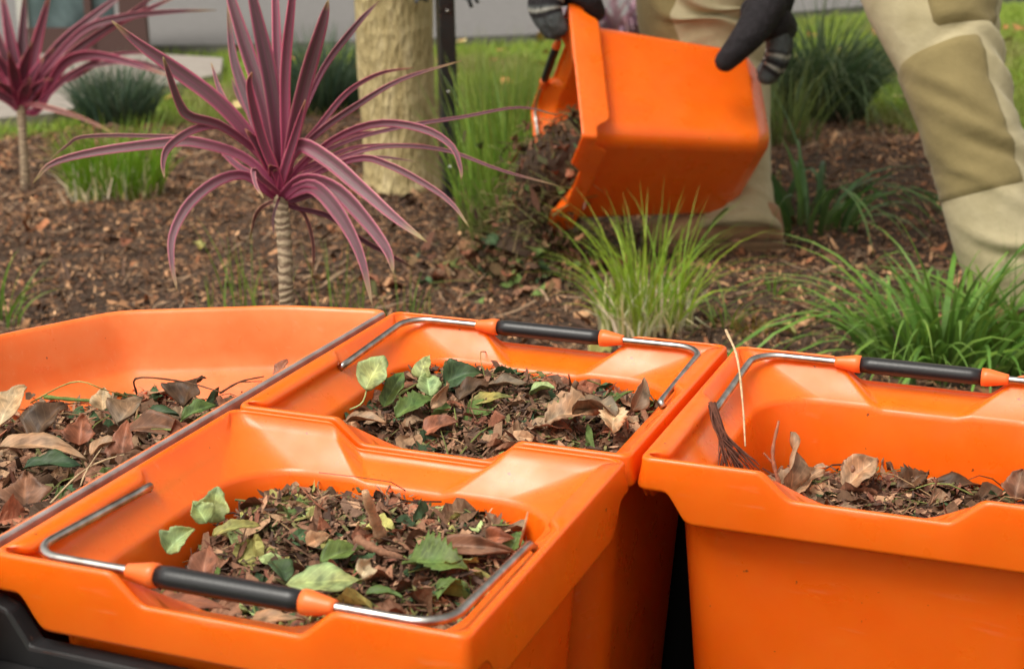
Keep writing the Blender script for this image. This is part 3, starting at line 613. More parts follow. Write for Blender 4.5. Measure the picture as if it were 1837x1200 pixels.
# bundle of dark fibres hanging from the handle end
m = MB(); r = np.random.default_rng(9); o0 = V(1278, 728, 1.60)
for i in range(46):
    a0 = V(1276+r.uniform(-4, 6), 722+r.uniform(-2, 8), 1.585); b0 = V(1292+r.uniform(-9, 9), 775, 1.57+r.uniform(-.006, .006)); c0 = V(1318+r.uniform(-30, 46), 832+r.uniform(-6, 30), 1.55+r.uniform(-.015, .015))
    tube(m, spline([a0, b0, c0], 8)-o0, np.linspace(.0011, .0006, 8)*r.uniform(.6, 1.4), 4, np.array(lin((92, 54, 40)))*r.uniform(.4, 1.5), False)
o = m.build('fibre_bundle', BARKM); o.location = o0; tag(o, 'bundle of dark brown palm fibres hanging inside the right-hand tub by its handle end', 'plant fibres')
twig('long thin dry straw leaning over the left rim of the right-hand tub', [V(1302, 592, 1.80), V(1322, 640, 1.74), V(1332, 720, 1.66), V(1337, 800, 1.60)], .0016, 'sand', 'straw')
# wide tub
leaf('large beige leaf at the left frame edge in the wide tub', 22, 725, a-.060, .066, .044, 'sand', 70, 35, 0, crumple=.15)
leaf('dark brown broad leaf next to the beige leaf in the wide tub', 88, 755, a-.062, .062, .050, 'deep', 60, 35, 0)
leaf('orange brown leaf right of the dark broad leaf in wide tub', 146, 770, a-.068, .042, .034, 'red', 90, 45, 0, tip=.6)
leaf('long tan curved leaf across the left of the wide tub litter', 75, 806, a-.060, .110, .030, 'tan', -12, 5, 15, curl=.9)
leaf('pale tan leaf scrap leaning on far litter edge of the wide tub', 185, 715, a-.068, .030, .024, 'sand', 90, 60, 0)
leaf('fresh green leaf with a forked stalk in the wide tub', 357, 737, a-.056, .044, .022, 'green', 28, 18, 20, stem=.022)
leaf('dull dark green leaf left of the fresh green leaf, wide tub', 288, 745, a-.060, .046, .026, 'dark', -10, 14, 10)
leaf('dark brown crumpled leaf poking up at the far end of wide tub litter', 345, 700, a-.046, .046, .038, 'deep', 50, 45, 0, crumple=.4, lobes=1)
leaf('rusty curled leaf below the dark green leaf in wide tub', 285, 770, a-.058, .084, .030, 'brown', -20, 10, 30, curl=1.1)
leaf('upright reddish brown leaf at the middle of the wide tub', 222, 795, a-.058, .058, .030, 'red', 88, 55, 0, tip=.8)
leaf('light brown leaf scrap near the upright reddish leaf', 190, 800, a-.060, .038, .024, 'tan', 30, 20, 0)
leaf('purple brown leaf at the right of the wide tub litter', 235, 735, a-.060, .052, .040, 'grey', 60, 30, 0)
leaf('small orange brown leaf wedged against the middle tub side', 507, 662, a-.022, .028, .020, 'red', 60, 50, 0)
leaf('dark green torn leaf under the long tan leaf, wide tub', 95, 835, a-.066, .062, .030, 'dark', 5, 6, 10)
leaf('dark reddish leaf low in the wide tub', 205, 835, a-.066, .044, .030, 'deep', -30, 10, 10)
leaf('brown lobed leaf hanging at the lower left of the wide tub', 45, 880, a-.060, .052, .040, 'brown', 100, 40, 0, crumple=.3, lobes=1)
twig('long straw coloured stem crossing the wide tub litter', [atz(75, 918, a-.05), atz(165, 835, a-.040), atz(292, 800, a-.038), ], .0012, 'sand', 'straw')
twig('short straw coloured stem crossing the long one, wide tub', [atz(140, 885, a-.05), atz(155, 845, a-.036), atz(185, 800, a-.045)], .0010, 'sand', 'straw')
twig('thin bent stem arching over the orange wall of the wide tub', [atz(55, 722, a-.055), V(132, 685, 1.66), V(190, 700, 1.66), atz(245, 716, a-.065)], .0009, 'yellow', 'straw')
twig('dark olive stem lying along the far litter edge in wide tub', [atz(80, 712, a-.065), atz(150, 718, a-.062), atz(240, 722, a-.062)], .0026, 'green')
twig('dark thin twig bent over the far litter edge of wide tub', [atz(245, 706, a-.060), V(246, 678, 1.70), V(330, 685, 1.70), V(395, 703, 1.68)], .0012, 'deep')
twig('forked dark twig near the middle tub side in wide tub', [atz(395, 705, a-.055), V(430, 685, 1.68), V(474, 675, 1.68)], .0013, 'deep', fork=[V(430, 685, 1.68), V(470, 684, 1.68)])
#==PLANTS==
# ------------------------------------------------------------------ cordylines
def f(n, l, b):
    u = n.new('ShaderNodeAttribute'); u.attribute_name = 'luv'; sp = n.new('ShaderNodeSeparateXYZ'); l.new(u.outputs['Vector'], sp.inputs[0])
    ab = n.new('ShaderNodeMath'); ab.operation = 'ABSOLUTE'; l.new(sp.outputs[0], ab.inputs[0])
    # pink margins, maroon-grey blade; pinker towards the base, drier at the tip
    r1 = ramp(n, l, ab.outputs[0], [(.0, lin((134, 72, 94))), (.14, lin((112, 76, 84))), (.66, lin((124, 84, 92))), (.84, lin((190, 78, 120))), (1.0, lin((214, 146, 146)))])
    r2 = ramp(n, l, sp.outputs[1], [(0, (.9, .9, .9)), (.22, (.5, .5, .5)), (.5, (0, 0, 0))])
    m1 = node(n, 'ShaderNodeMixRGB'); l.new(r2.outputs[0], m1.inputs[0]); l.new(r1.outputs[0], m1.inputs[1]); m1.inputs[2].default_value = (*lin((170, 52, 102)), 1)
    a = n.new('ShaderNodeAttribute'); a.attribute_name = 'col'
    r3 = ramp(n, l, sp.outputs[1], [(.86, (0, 0, 0)), (.97, (.9, .9, .9))])
    m2 = node(n, 'ShaderNodeMixRGB'); l.new(r3.outputs[0], m2.inputs[0]); l.new(m1.outputs[0], m2.inputs[1]); m2.inputs[2].default_value = (*lin((176, 148, 104)), 1)
    m3 = node(n, 'ShaderNodeMixRGB', _blend_type='MULTIPLY'); m3.inputs[0].default_value = 1; l.new(m2.outputs[0], m3.inputs[1]); l.new(a.outputs['Color'], m3.inputs[2])
    mp = node(n, 'ShaderNodeMapping'); mp.inputs['Scale'].default_value = (11, 2.2, 1); l.new(u.outputs['Vector'], mp.inputs[0])
    ns = node(n, 'ShaderNodeTexNoise', Scale=2.0, Detail=6.0, Roughness=.7); l.new(mp.outputs[0], ns.inputs['Vector'])
    mr = node(n, 'ShaderNodeMapRange'); l.new(ns.outputs[0], mr.inputs[0]); mr.inputs[1].default_value = .3; mr.inputs[2].default_value = .7; mr.inputs[3].default_value = .55; mr.inputs[4].default_value = 1.4
    m4 = n.new('ShaderNodeVectorMath'); m4.operation = 'SCALE'; l.new(m3.outputs[0], m4.inputs[0]); l.new(mr.outputs[0], m4.inputs['Scale'])
    l.new(m4.outputs[0], b.inputs['Base Color']); b.inputs['Roughness'].default_value = .42
    bump(n, l, b, ns.outputs[0], .3, .002)
    out = [x for x in n if x.type == 'OUTPUT_MATERIAL'][0]; tr = n.new('ShaderNodeBsdfTranslucent'); l.new(m4.outputs[0], tr.inputs[0])
    ms = n.new('ShaderNodeMixShader'); ms.inputs[0].default_value = .34; l.new(b.outputs[0], ms.inputs[1]); l.new(tr.outputs[0], ms.inputs[2]); l.new(ms.outputs[0], out.inputs[0])
CORD = mat('cordyline leaf', f)
def f(n, l, b):
    co = coords(n, l, (1, 1, 1)); wv = node(n, 'ShaderNodeTexWave', Scale=26.0, Distortion=9.0, Detail=6.0); wv.bands_direction = 'Z'; l.new(co, wv.inputs['Vector'])
    r = ramp(n, l, wv.outputs[1], [(.02, (.17, .11, .07)), (.25, (.29, .21, .135)), (1, (.36, .27, .175))]); l.new(r.outputs[0], b.inputs['Base Color']); b.inputs['Roughness'].default_value = .85; bump(n, l, b, wv.outputs[1], .7, .003)
CSTEM = mat('ringed cordyline stem', f)
def strap(par, org, P, wd, c, fold=.35, nface=None, flip=0.0, n=26):
    P = spline(P, n); T = nrm(np.gradient(P, axis=0)); s_ = np.linspace(0, 1, n)
    # blade faces the viewer's general direction with some turn about its own axis
    vdir = nrm(CAM-P); side = nrm(np.cross(T, vdir)); nr = nrm(np.cross(side, T)); a = flip*np.ones(n)+.25*np.sin(s_*5+wd*900)
    side2 = side*np.cos(a)[:, None]+nr*np.sin(a)[:, None]; nr2 = -side*np.sin(a)[:, None]+nr*np.cos(a)[:, None]
    wdt = wd*.5*np.minimum(1, .42+1.5*s_)*np.clip((1-s_)/.42, 0, 1)**.75+.0004
    cols = np.linspace(-1, 1, 7); v = []; u = []
    for j in cols:
        v.append(P+side2*(wdt*j)[:, None]-nr2*((1-abs(j))*wdt*fold)[:, None]); u.append(np.column_stack([np.full(n, j), s_]))
    v = np.stack(v, 1).reshape(-1, 3)-org; u = np.stack(u, 1).reshape(-1, 2); m = MB(); m.add(v, gridf(n, 7), c, u)
    o = m.build('leaf', CORD, par); md = o.modifiers.new('thickness', 'SOLIDIFY'); md.thickness = .0010; return o
def cordyline(label, Z0, leaves, stem, scale=1.0, extra=0, crown=(505, 340), seed=3):
    base = np.array([*V(*stem[-1][:2], Z0)[:2], 0.0]); k = V(*stem[-1][:2], Z0); root = empty('cordyline', base); tag(root, label, 'plant', 'purple cordylines')
    m = MB(); P = [V(a, b, Z0) for a, b, _ in stem]; P.append(np.array([P[-1][0], P[-1][1], -.03])); rr = [w_/f_*Z0*.5 for _, _, w_ in stem]+[stem[-1][2]/f_*Z0*.55]
    n = 30; PP = spline(P, n); tube(m, PP-base, np.interp(np.linspace(0, 1, n), np.linspace(0, 1, len(rr)), rr), 12, fn=lambda s, th: 1+.02*np.sin(s*73)+.02*np.sin(s*111+1)+.05*np.sin(3*th+s*9)); m.build('stem', CSTEM, root)
    r = np.random.default_rng(seed)
    for L in leaves:
        pts, wd, dd, tint = L[:4]; fl = L[4] if len(L) > 4 else 0.0; n = len(pts)
        seglen = np.concatenate([[0], np.cumsum([math.dist(pts[i], pts[i+1]) for i in range(n-1)])]); seglen /= seglen[-1]
        P = [V(px, py, Z0+dd*t-(.02 if dd < 0 else -.02)*1) for (px, py), t in zip(pts, seglen)]
        P.insert(0, V(crown[0]+.15*(pts[0][0]-crown[0]), crown[1]+22, Z0)) if math.dist(pts[0], crown) < 90 else None
        strap(root, base, P, wd*.74/f_*Z0, np.array(tint)*r.uniform(.85, 1.15), flip=fl)
    for i in range(extra):   # short leaves packing the heart of the crown, all round
        a = r.uniform(0, 6.283); e = r.uniform(.8, 1.5); L = r.uniform(.06, .16)*scale; d = np.array([math.cos(a)*math.cos(e), math.sin(a)*math.cos(e), math.sin(e)]); o = V(crown[0], crown[1]+18, Z0)
        P = [o, o+d*L*.5, o+d*L+np.array([math.cos(a), math.sin(a), 0])*L*.1-np.array([0, 0, .02])]
        strap(root, base, P, .022*scale, (1.1, .75, .95), flip=r.uniform(-.6, .6), n=14)
    return root
n1 = (1, 1, 1); pk = (1.25, .9, 1.1); gr = (1.15, 1.35, 1.25); dkk = (.75, .7, .75)
L1 = [([(495, 300), (478, 200), (440, 80), (412, -10), (400, -60)], 36, .05, n1), ([(503, 280), (486, 150), (458, 20), (440, -60)], 38, -.03, dkk), ([(508, 290), (500, 150), (494, 0), (492, -80)], 24, .06, pk),
 ([(512, 280), (512, 130), (524, 0), (530, -60)], 24, -.05, pk), ([(520, 275), (548, 150), (578, 45), (589, 0)], 36, -.06, n1), ([(532, 235), (580, 125), (640, 45), (680, 2)], 15, .05, dkk),
 ([(480, 290), (405, 195), (322, 130), (250, 80), (200, 38)], 37, -.06, n1), ([(470, 285), (400, 228), (342, 210), (322, 186), (302, 130), (293, 103)], 22, -.12, gr), ([(480, 320), (430, 278), (350, 255), (300, 256), (180, 271), (95, 293), (60, 328)], 25, -.08, gr),
 ([(460, 290), (360, 252), (250, 244), (150, 246), (120, 262), (92, 284)], 8, .10, gr), ([(455, 255), (400, 228), (350, 232), (305, 262), (293, 290), (295, 320)], 17, -.12, n1), ([(480, 345), (440, 315), (390, 325), (340, 365), (310, 420), (308, 470), (318, 522)], 24, -.10, n1),
 ([(520, 290), (570, 230), (622, 168), (680, 133), (742, 122)], 13, .10, pk), ([(515, 300), (570, 240), (640, 190), (720, 143), (828, 109)], 15, .02, n1), ([(530, 310), (600, 250), (680, 222), (760, 232), (810, 262), (826, 300), (828, 322)], 17, -.08, n1),
 ([(540, 300), (620, 255), (720, 228), (830, 210), (930, 193), (1000, 207)], 8, .06, dkk), ([(530, 320), (620, 280), (700, 262), (800, 270), (900, 306), (1002, 334)], 9, -.05, n1), ([(540, 325), (640, 285), (700, 298), (770, 335), (812, 367), (842, 408)], 15, -.08, gr),
 ([(510, 310), (535, 262), (585, 285), (650, 340), (710, 392), (766, 434)], 36, -.14, gr), ([(510, 350), (545, 325), (600, 340), (655, 395), (695, 450), (706, 492)], 36, -.16, n1), ([(515, 350), (560, 335), (605, 380), (645, 455), (668, 548)], 34, -.20, n1),
 ([(498, 345), (470, 322), (455, 305), (458, 330), (472, 355)], 12, -.10, gr), ([(525, 372), (590, 388), (645, 428), (700, 458), (745, 482)], 12, .12, dkk), ([(490, 300), (452, 200), (420, 110), (408, 10)], 30, .08, dkk), ([(440, 235), (398, 170), (379, 113)], 11, .05, n1),
 ([(500, 325), (470, 250), (448, 160), (452, 130)], 22, -.08, pk), ([(505, 325), (532, 235), (548, 180)], 20, -.06, pk), ([(530, 312), (590, 282), (650, 262), (765, 258)], 8, .10, pk), ([(535, 318), (600, 292), (680, 282), (755, 292)], 8, .02, gr), ([(528, 305), (580, 262), (640, 240), (700, 236)], 9, .12, pk),
 ([(485, 330), (430, 300), (385, 262), (345, 262)], 14, .12, pk), ([(492, 300), (462, 225), (430, 175), (415, 140)], 20, .12, dkk), ([(515, 345), (560, 300), (600, 285), (640, 300)], 14, .10, pk), ([(525, 360), (575, 350), (612, 395), (628, 440)], 14, .05, dkk)]
L1 += [([(500, 358), (490, 392), (492, 425)], 5, -.03, (.5, .45, .4)), ([(512, 358), (546, 385), (562, 440), (560, 500)], 8, .06, (1.3, 1.5, 1.1)), ([(498, 358), (462, 380), (448, 430)], 7, .08, (1.2, 1.4, 1.0))]
cordyline('large purple cordyline with long arching leaves behind the wide tub', 2.5, L1, [(502, 350, 26), (510, 430, 27), (514, 545, 26)], 1.0, 5)
L2 = [([(40, 180), (18, 70), (0, -30)], 30, 0, pk), ([(45, 170), (68, 70), (92, -20)], 28, -.05, pk), ([(42, 180), (100, 90), (180, 20), (235, -20)], 26, .05, n1), ([(50, 180), (130, 95), (230, 28), (300, -25)], 18, -.05, n1), ([(55, 185), (110, 120), (190, 55), (260, 20), (330, -12)], 18, .1, pk),
 ([(60, 185), (130, 130), (230, 110), (300, 128), (320, 142)], 10, .12, n1), ([(45, 175), (140, 62), (220, 32), (300, 22), (388, 19)], 17, -.08, n1), ([(70, 195), (110, 120), (160, 100), (230, 112), (306, 138)], 24, -.15, pk), ([(62, 195), (120, 140), (200, 100), (290, 96)], 12, -.1, pk),
 ([(50, 188), (92, 195), (150, 214), (205, 240)], 12, -.1, (1.6, 2.0, 1.3)), ([(30, 180), (0, 120), (-40, 60)], 30, 0, pk), ([(30, 190), (-20, 160), (-70, 150)], 22, -.1, pk), ([(25, 185), (-30, 110), (-80, 60)], 26, .1, n1), ([(38, 180), (40, 80), (45, -30)], 28, .05, dkk), ([(35, 185), (8, 100), (-25, 10)], 26, -.08, n1), ([(50, 190), (90, 150), (130, 140), (175, 118)], 16, .06, pk)]
cordyline('smaller purple cordyline cut by the left frame edge', 4.85, L2, [(38, 185, 18), (41, 240, 15), (45, 325, 15)], 1.5, 30, (37, 180), 8)
# ------------------------------------------------------------------ tree trunk, stake, tie
def f(n, l, b):
    co = coords(n, l, (1, 1, .35)); ns = node(n, 'ShaderNodeTexVoronoi', Scale=70.0); l.new(co, ns.inputs['Vector'])
    n2 = node(n, 'ShaderNodeTexNoise', Scale=30.0, Detail=8.0, Roughness=.7); l.new(co, n2.inputs['Vector'])
    r = ramp(n, l, n2.outputs[0], [(.3, (.31, .225, .09)), (.5, (.52, .415, .205)), (.72, (.64, .53, .31))]); l.new(r.outputs[0], b.inputs['Base Color']); b.inputs['Roughness'].default_value = .9
    ad = n.new('ShaderNodeMath'); ad.operation = 'ADD'; l.new(ns.outputs[0], ad.inputs[0]); l.new(n2.outputs[0], ad.inputs[1]); bump(n, l, b, ad.outputs[0], 1.0, .012)
TRUNK = mat('trunk bark', f)
Zt = 4.3; tb = atz(722, 350, .0); tr_ = empty('tree', (tb[0], tb[1], 0)); tag(tr_, 'tree with thick pale olive trunk beside the black stake', 'tree')
m = MB(); zt = np.array([-.1, 0, .05, .12, .25, .4, .6, .9, 1.3, 1.9, 2.4]); rt = np.array([.160, .132, .114, .108, .108, .110, .112, .108, .10, .09, .07])
P = np.column_stack([-.02*zt, .01*zt, zt]); PS = spline(P, 70); tube(m, PS, np.interp(PS[:, 2], zt, rt), 40, fn=lambda s, th: 1+.03*np.sin(3*th+s*5)+.02*np.sin(7*th-s*14)+.012*np.sin(13*th+s*31)); m.build('trunk', TRUNK, tr_)
m = MB(); r = np.random.default_rng(4); tips = []
for i in range(9):
    a = r.uniform(0, 6.28); z0 = r.uniform(1.8, 2.4); d = np.array([math.cos(a), math.sin(a), r.uniform(.5, 1.1)]); p0 = np.array([-.02*z0, .01*z0, z0]); p1 = p0+d*.45; p2 = p1+d*.5+r.normal(0, .1, 3); tube(m, spline([p0, p1, p2], 8), np.linspace(.045, .012, 8), 8); tips += [p1, p2]
m.build('branch', TRUNK, tr_)
n = 9000; tp = np.array(tips)[r.integers(0, len(tips), n)]; pos = tp+r.normal(0, .26, (n, 3)); v, fc, c = chips(pos[:, 0], pos[:, 1], pos[:, 2], .07*np.ones(n), [(.05, .09, .02), (.08, .12, .03), (.04, .07, .02)], .8, .5)
link('crown', new_mesh('crown', v, fc, False, c), GRASS, tr_)
st = atz(806, 372, 0); m = MB(); stk = empty('stake', (st[0], st[1], 0)); tag(stk, 'square black stake standing right of the trunk', 'stake')
def box(m, c, s, c_=None, R=None):
    v = np.array([[i, j, k] for i in (-.5, .5) for j in (-.5, .5) for k in (-.5, .5)])*np.array(s)
    if R is not None: v = v@R.T
    m.add(v+np.array(c), [(0, 1, 3, 2), (4, 6, 7, 5), (0, 4, 5, 1), (2, 3, 7, 6), (0, 2, 6, 4), (1, 5, 7, 3)], c_)
Ry = rotm(yaw+.25, 0, 0); box(m, (.0, 0, .48), (.046, .046, 1.16), None, Ry@rotm(0, .015, 0)); o = m.build('stake_post', BLACKP, stk, False); bv = o.modifiers.new('bevel', 'BEVEL'); bv.width = .003
m = MB()
for z_ in (.12, .33, .55): pf = Ry@np.array([0, -.0235, 0]); tube(m, np.array([pf+[0, 0, z_], pf*1.12+[0, 0, z_]]), .005, 8)
m.build('screw', METAL, stk)
# rubber tie: loop round trunk and stake with a loose end, at the top of the frame
zt_ = V(800, -22, Zt)[2]+.0; cx_ = np.array([tb[0], tb[1]]); sx_ = np.array([st[0], st[1]]); m = MB(); e1 = nrm(sx_-cx_); e2 = np.array([-e1[1], e1[0]]); P = []
for a in np.linspace(math.radians(35), math.radians(325), 26): P.append((*(cx_+.117*(e1*math.cos(a)+e2*math.sin(a))), zt_+.008*math.sin(a)))
P += [(*(sx_-e2*.040), zt_), (*(sx_+e1*.042), zt_), (*(sx_+e2*.040), zt_), P[0]]
v = []
P = np.array(P); T = nrm(np.gradient(P, axis=0)); N = nrm(np.cross(T, (0, 0, 1)))
for p, nn in zip(P, N): v += [p+nn*.0015-[0, 0, .012], p+nn*.0015+[0, 0, .012], p-nn*.0015+[0, 0, .012], p-nn*.0015-[0, 0, .012]]
m.add(v, gridf(len(P), 4, True)); 
o = m.build('tree_tie', BLACKP, None); mt_ = o
for (a, b_, c0) in [((812, -4), (838, -2), (846, 14)), ((812, -6), (845, -8), (858, 6)), ((765, 2), (752, -2), (745, 6))]:
    m = MB(); Q = spline([V(*a, Zt-.14), V(*b_, Zt-.16), V(*c0, Zt-.16)], 8); tube(m, Q, .010, 6, ell=.35); m.build('loose_end', BLACKP, o)
tag(o, 'black rubber tie knotted round trunk and stake', 'tie')
# ------------------------------------------------------------------ tussocks and grass clumps
G1 = (.28, .42, .04); G2 = (.10, .20, .035); STRAW = (.80, .70, .46)
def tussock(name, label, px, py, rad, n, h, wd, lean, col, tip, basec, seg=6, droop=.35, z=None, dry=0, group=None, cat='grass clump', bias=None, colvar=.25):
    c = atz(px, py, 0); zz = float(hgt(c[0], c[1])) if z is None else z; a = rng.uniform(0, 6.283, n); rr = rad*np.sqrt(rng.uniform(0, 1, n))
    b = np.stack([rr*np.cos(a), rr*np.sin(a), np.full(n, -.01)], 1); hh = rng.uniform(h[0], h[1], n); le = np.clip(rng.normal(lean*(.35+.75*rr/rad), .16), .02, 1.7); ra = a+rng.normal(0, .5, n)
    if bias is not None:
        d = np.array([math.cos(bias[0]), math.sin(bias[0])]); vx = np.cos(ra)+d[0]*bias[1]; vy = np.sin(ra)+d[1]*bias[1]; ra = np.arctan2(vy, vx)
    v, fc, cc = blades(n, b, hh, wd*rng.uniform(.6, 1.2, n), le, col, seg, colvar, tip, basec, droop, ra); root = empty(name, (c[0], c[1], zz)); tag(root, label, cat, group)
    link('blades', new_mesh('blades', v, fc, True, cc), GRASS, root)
    if dry:
        b = np.stack([rr*np.cos(a), rr*np.sin(a), np.full(n, -.01)], 1)[:dry]; k = len(b); v, fc, cc = blades(k, b*1.08, rng.uniform(.06, .14, k), .007, np.clip(rng.normal(.30, .30, k), 0, 1.4), STRAW, 3, .3); link('dry_base', new_mesh('dry_base', v, fc, True, cc), GRASS, root)
    return root
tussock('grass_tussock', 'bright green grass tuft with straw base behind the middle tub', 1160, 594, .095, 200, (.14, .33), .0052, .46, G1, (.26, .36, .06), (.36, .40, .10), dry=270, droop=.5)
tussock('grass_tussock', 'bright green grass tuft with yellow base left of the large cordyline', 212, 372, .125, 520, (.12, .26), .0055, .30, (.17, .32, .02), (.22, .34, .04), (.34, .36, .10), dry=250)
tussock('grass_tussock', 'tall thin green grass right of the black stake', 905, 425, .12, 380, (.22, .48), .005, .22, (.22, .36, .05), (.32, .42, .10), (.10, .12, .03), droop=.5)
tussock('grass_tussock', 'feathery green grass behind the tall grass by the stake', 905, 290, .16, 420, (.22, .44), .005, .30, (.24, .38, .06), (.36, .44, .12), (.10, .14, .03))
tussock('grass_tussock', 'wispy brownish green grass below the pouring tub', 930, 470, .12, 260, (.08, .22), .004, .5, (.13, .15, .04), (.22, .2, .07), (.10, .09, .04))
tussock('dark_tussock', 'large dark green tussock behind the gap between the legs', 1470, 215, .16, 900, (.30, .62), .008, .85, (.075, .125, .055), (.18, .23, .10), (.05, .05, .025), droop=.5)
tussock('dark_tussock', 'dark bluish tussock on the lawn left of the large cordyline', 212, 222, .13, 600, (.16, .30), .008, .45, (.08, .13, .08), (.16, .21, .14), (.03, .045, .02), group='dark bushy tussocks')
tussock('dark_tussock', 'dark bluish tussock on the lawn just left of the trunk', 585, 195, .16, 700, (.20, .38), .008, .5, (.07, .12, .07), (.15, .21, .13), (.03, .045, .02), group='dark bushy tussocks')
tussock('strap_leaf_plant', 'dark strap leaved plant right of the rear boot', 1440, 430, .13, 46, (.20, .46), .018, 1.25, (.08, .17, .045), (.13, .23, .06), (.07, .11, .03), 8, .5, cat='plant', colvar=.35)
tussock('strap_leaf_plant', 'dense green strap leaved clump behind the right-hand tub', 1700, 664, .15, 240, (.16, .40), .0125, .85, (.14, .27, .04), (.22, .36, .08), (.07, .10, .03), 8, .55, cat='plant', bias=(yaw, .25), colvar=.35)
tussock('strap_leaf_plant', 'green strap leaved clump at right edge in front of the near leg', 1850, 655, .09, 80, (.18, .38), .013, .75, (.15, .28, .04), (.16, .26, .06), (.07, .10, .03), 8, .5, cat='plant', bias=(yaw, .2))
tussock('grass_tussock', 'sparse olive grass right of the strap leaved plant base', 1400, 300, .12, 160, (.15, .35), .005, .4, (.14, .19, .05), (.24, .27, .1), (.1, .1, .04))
for k, (px, py, n_, hh) in enumerate([(440, 560, 12, (.12, .30)), (580, 585, 16, (.10, .26)), (640, 560, 10, (.08, .22)), (400, 600, 8, (.12, .22)), (725, 560, 10, (.06, .14)), (500, 600, 10, (.14, .25))]):
    tussock('grass_tuft', ['thin grass stems left of the large cordyline stem', 'thin grass stems right of the large cordyline stem', 'few grass stems under the drooping purple leaves', 'short grass stems furthest left behind the wide tub rim', 'short grass stems right of the lowest purple leaf', 'thin grass stems at the foot of the large cordyline'][k], px, py, .06, n_, hh, .0036, .25, (.17, .27, .04), (.26, .34, .08), (.15, .2, .05), cat='grass tuft')
tussock('grass_tuft', 'green grass tuft at the left frame edge above the wide tub', -5, 570, .05, 26, (.12, .22), .006, .5, (.14, .26, .03), (.22, .32, .06), (.1, .15, .04), cat='grass tuft')
tussock('grass_tuft', 'small green sprout on mulch left of strap leaved clump', 1385, 545, .02, 9, (.05, .11), .007, .7, (.16, .28, .04), (.2, .3, .05), (.1, .15, .04), cat='grass tuft')
tussock('grass_tuft', 'small green sprout between bright tuft and strap clump', 1300, 600, .03, 14, (.08, .16), .005, .9, (.16, .26, .04), (.2, .3, .05), (.1, .15, .04), cat='grass tuft')
tussock('grass_tuft', 'orange brown mossy tuft just behind the rim corner of the right tub', 1345, 605, .035, 120, (.02, .06), .004, .8, (.26, .19, .04), (.34, .22, .05), (.2, .14, .03), cat='grass tuft')
for k, (px, py, col, L_, lb) in enumerate([(893, 468, 'red', .09, 'rusty brown leaf on the ground below the pouring tub'), (1078, 632, 'yellow', .07, 'yellow leaf seen through the notch of the middle tub'), (228, 435, 'red', .05, 'reddish leaf scrap on mulch left of the large cordyline'), (355, 440, 'yellow', .05, 'yellowish leaf on mulch beside the drooping purple leaf'), (1400, 590, 'yellow', .07, 'orange yellow leaf on mulch left of strap clump'), (560, 500, 'tan', .05, 'tan leaf scrap on mulch right of the cordyline stem'), (820, 560, 'tan', .05, 'pale chip of leaf on mulch behind the middle tub'), (1550, 650, 'yellow', .06, 'yellow leaf beside the notch of the right-hand tub')]):
    c_ = atz(px, py, 0); zz = float(hgt(c_[0], c_[1]))+.018; leaf(lb, px, py, zz, L_, L_*.6, col, 40*k, 15, 10, crumple=.3)
# fallen leaves spread on the lawn
x, y = scatter(150, (-.36, .36), (5.6**2, 9**2), lambda x, y: (inbed(x, y) < -.1) & ~pip(x, y, pathpts, .035) & ~pip(x, y, roadpts, .045))
v, fc, c = chips(x, y, np.full(len(x), .03),     .055*np.ones(len(x)), [lin((205, 150, 90)), lin((190, 170, 120)), lin((170, 110, 70))], .3, .5)
o = link('lawn_leaves', new_mesh('lawn_leaves', v, fc, False, c), CHIP); tag(o, 'dry orange and tan leaves strewn over the lawn', 'fallen leaves', kind='stuff')
# kerb-side glazed panel far left
def f(n, l, b): b.inputs['Base Color'].default_value = (.075, .035, .03, 1); b.inputs['Roughness'].default_value = .6
BROWN = mat('dark brown painted frame', f)
def f(n, l, b):
    co = coords(n, l); ns = node(n, 'ShaderNodeTexNoise', Scale=7.0, Detail=4.0); l.new(co, ns.inputs['Vector']); r = ramp(n, l, ns.outputs[0], [(.35, (.035, .055, .06)), (.65, (.11, .16, .17))]); l.new(r.outputs[0], b.inputs['Base Color']); b.inputs['Roughness'].default_value = .15
GLASS = mat('dark teal glass', f)
def f(n, l, b): b.inputs['Base Color'].default_value = (.5, .5, .46, 1); b.inputs['Roughness'].default_value = .6
WHITE = mat('off white paint', f)
pb = V(160, 96, 7.9); pb[2] = 0; pn = empty('glazed_panel', pb); tag(pn, 'dark teal glass panel in brown frame far left across the lawn', 'glass panel'); RP = rotm(yaw-.05, 0, 0)
def pbx(name, cx, cz, sx, sz, mt, dy=0, th=.05): m = MB(); box(m, RP@np.array([cx, dy, cz]), (sx, th, sz), None, RP); o = m.build(name, mt, pn, False); return o
pbx('pane', -.07, 1.1, .42, 2.1, GLASS, 0, .02); pbx('frame', .235, 1.1, .13, 2.2, BROWN); pbx('frame', -.07, .08, .48, .16, BROWN, .0); pbx('post', -.31, 1.1, .05, 2.2, WHITE); pbx('frame', .02, 1.1, .035, 2.1, BROWN, -.02, .03)
# far purple plant seen between the held tub and the legs
tussock('purple_plant', 'blurred pale purple leaved plant at the top edge behind the pouring tub', 1110, 66, .16, 70, (.2, .5), .03, .95, lin((140, 104, 120)), lin((180, 160, 160)), lin((90, 60, 70)), 6, .5, z=0.0, cat='plant')
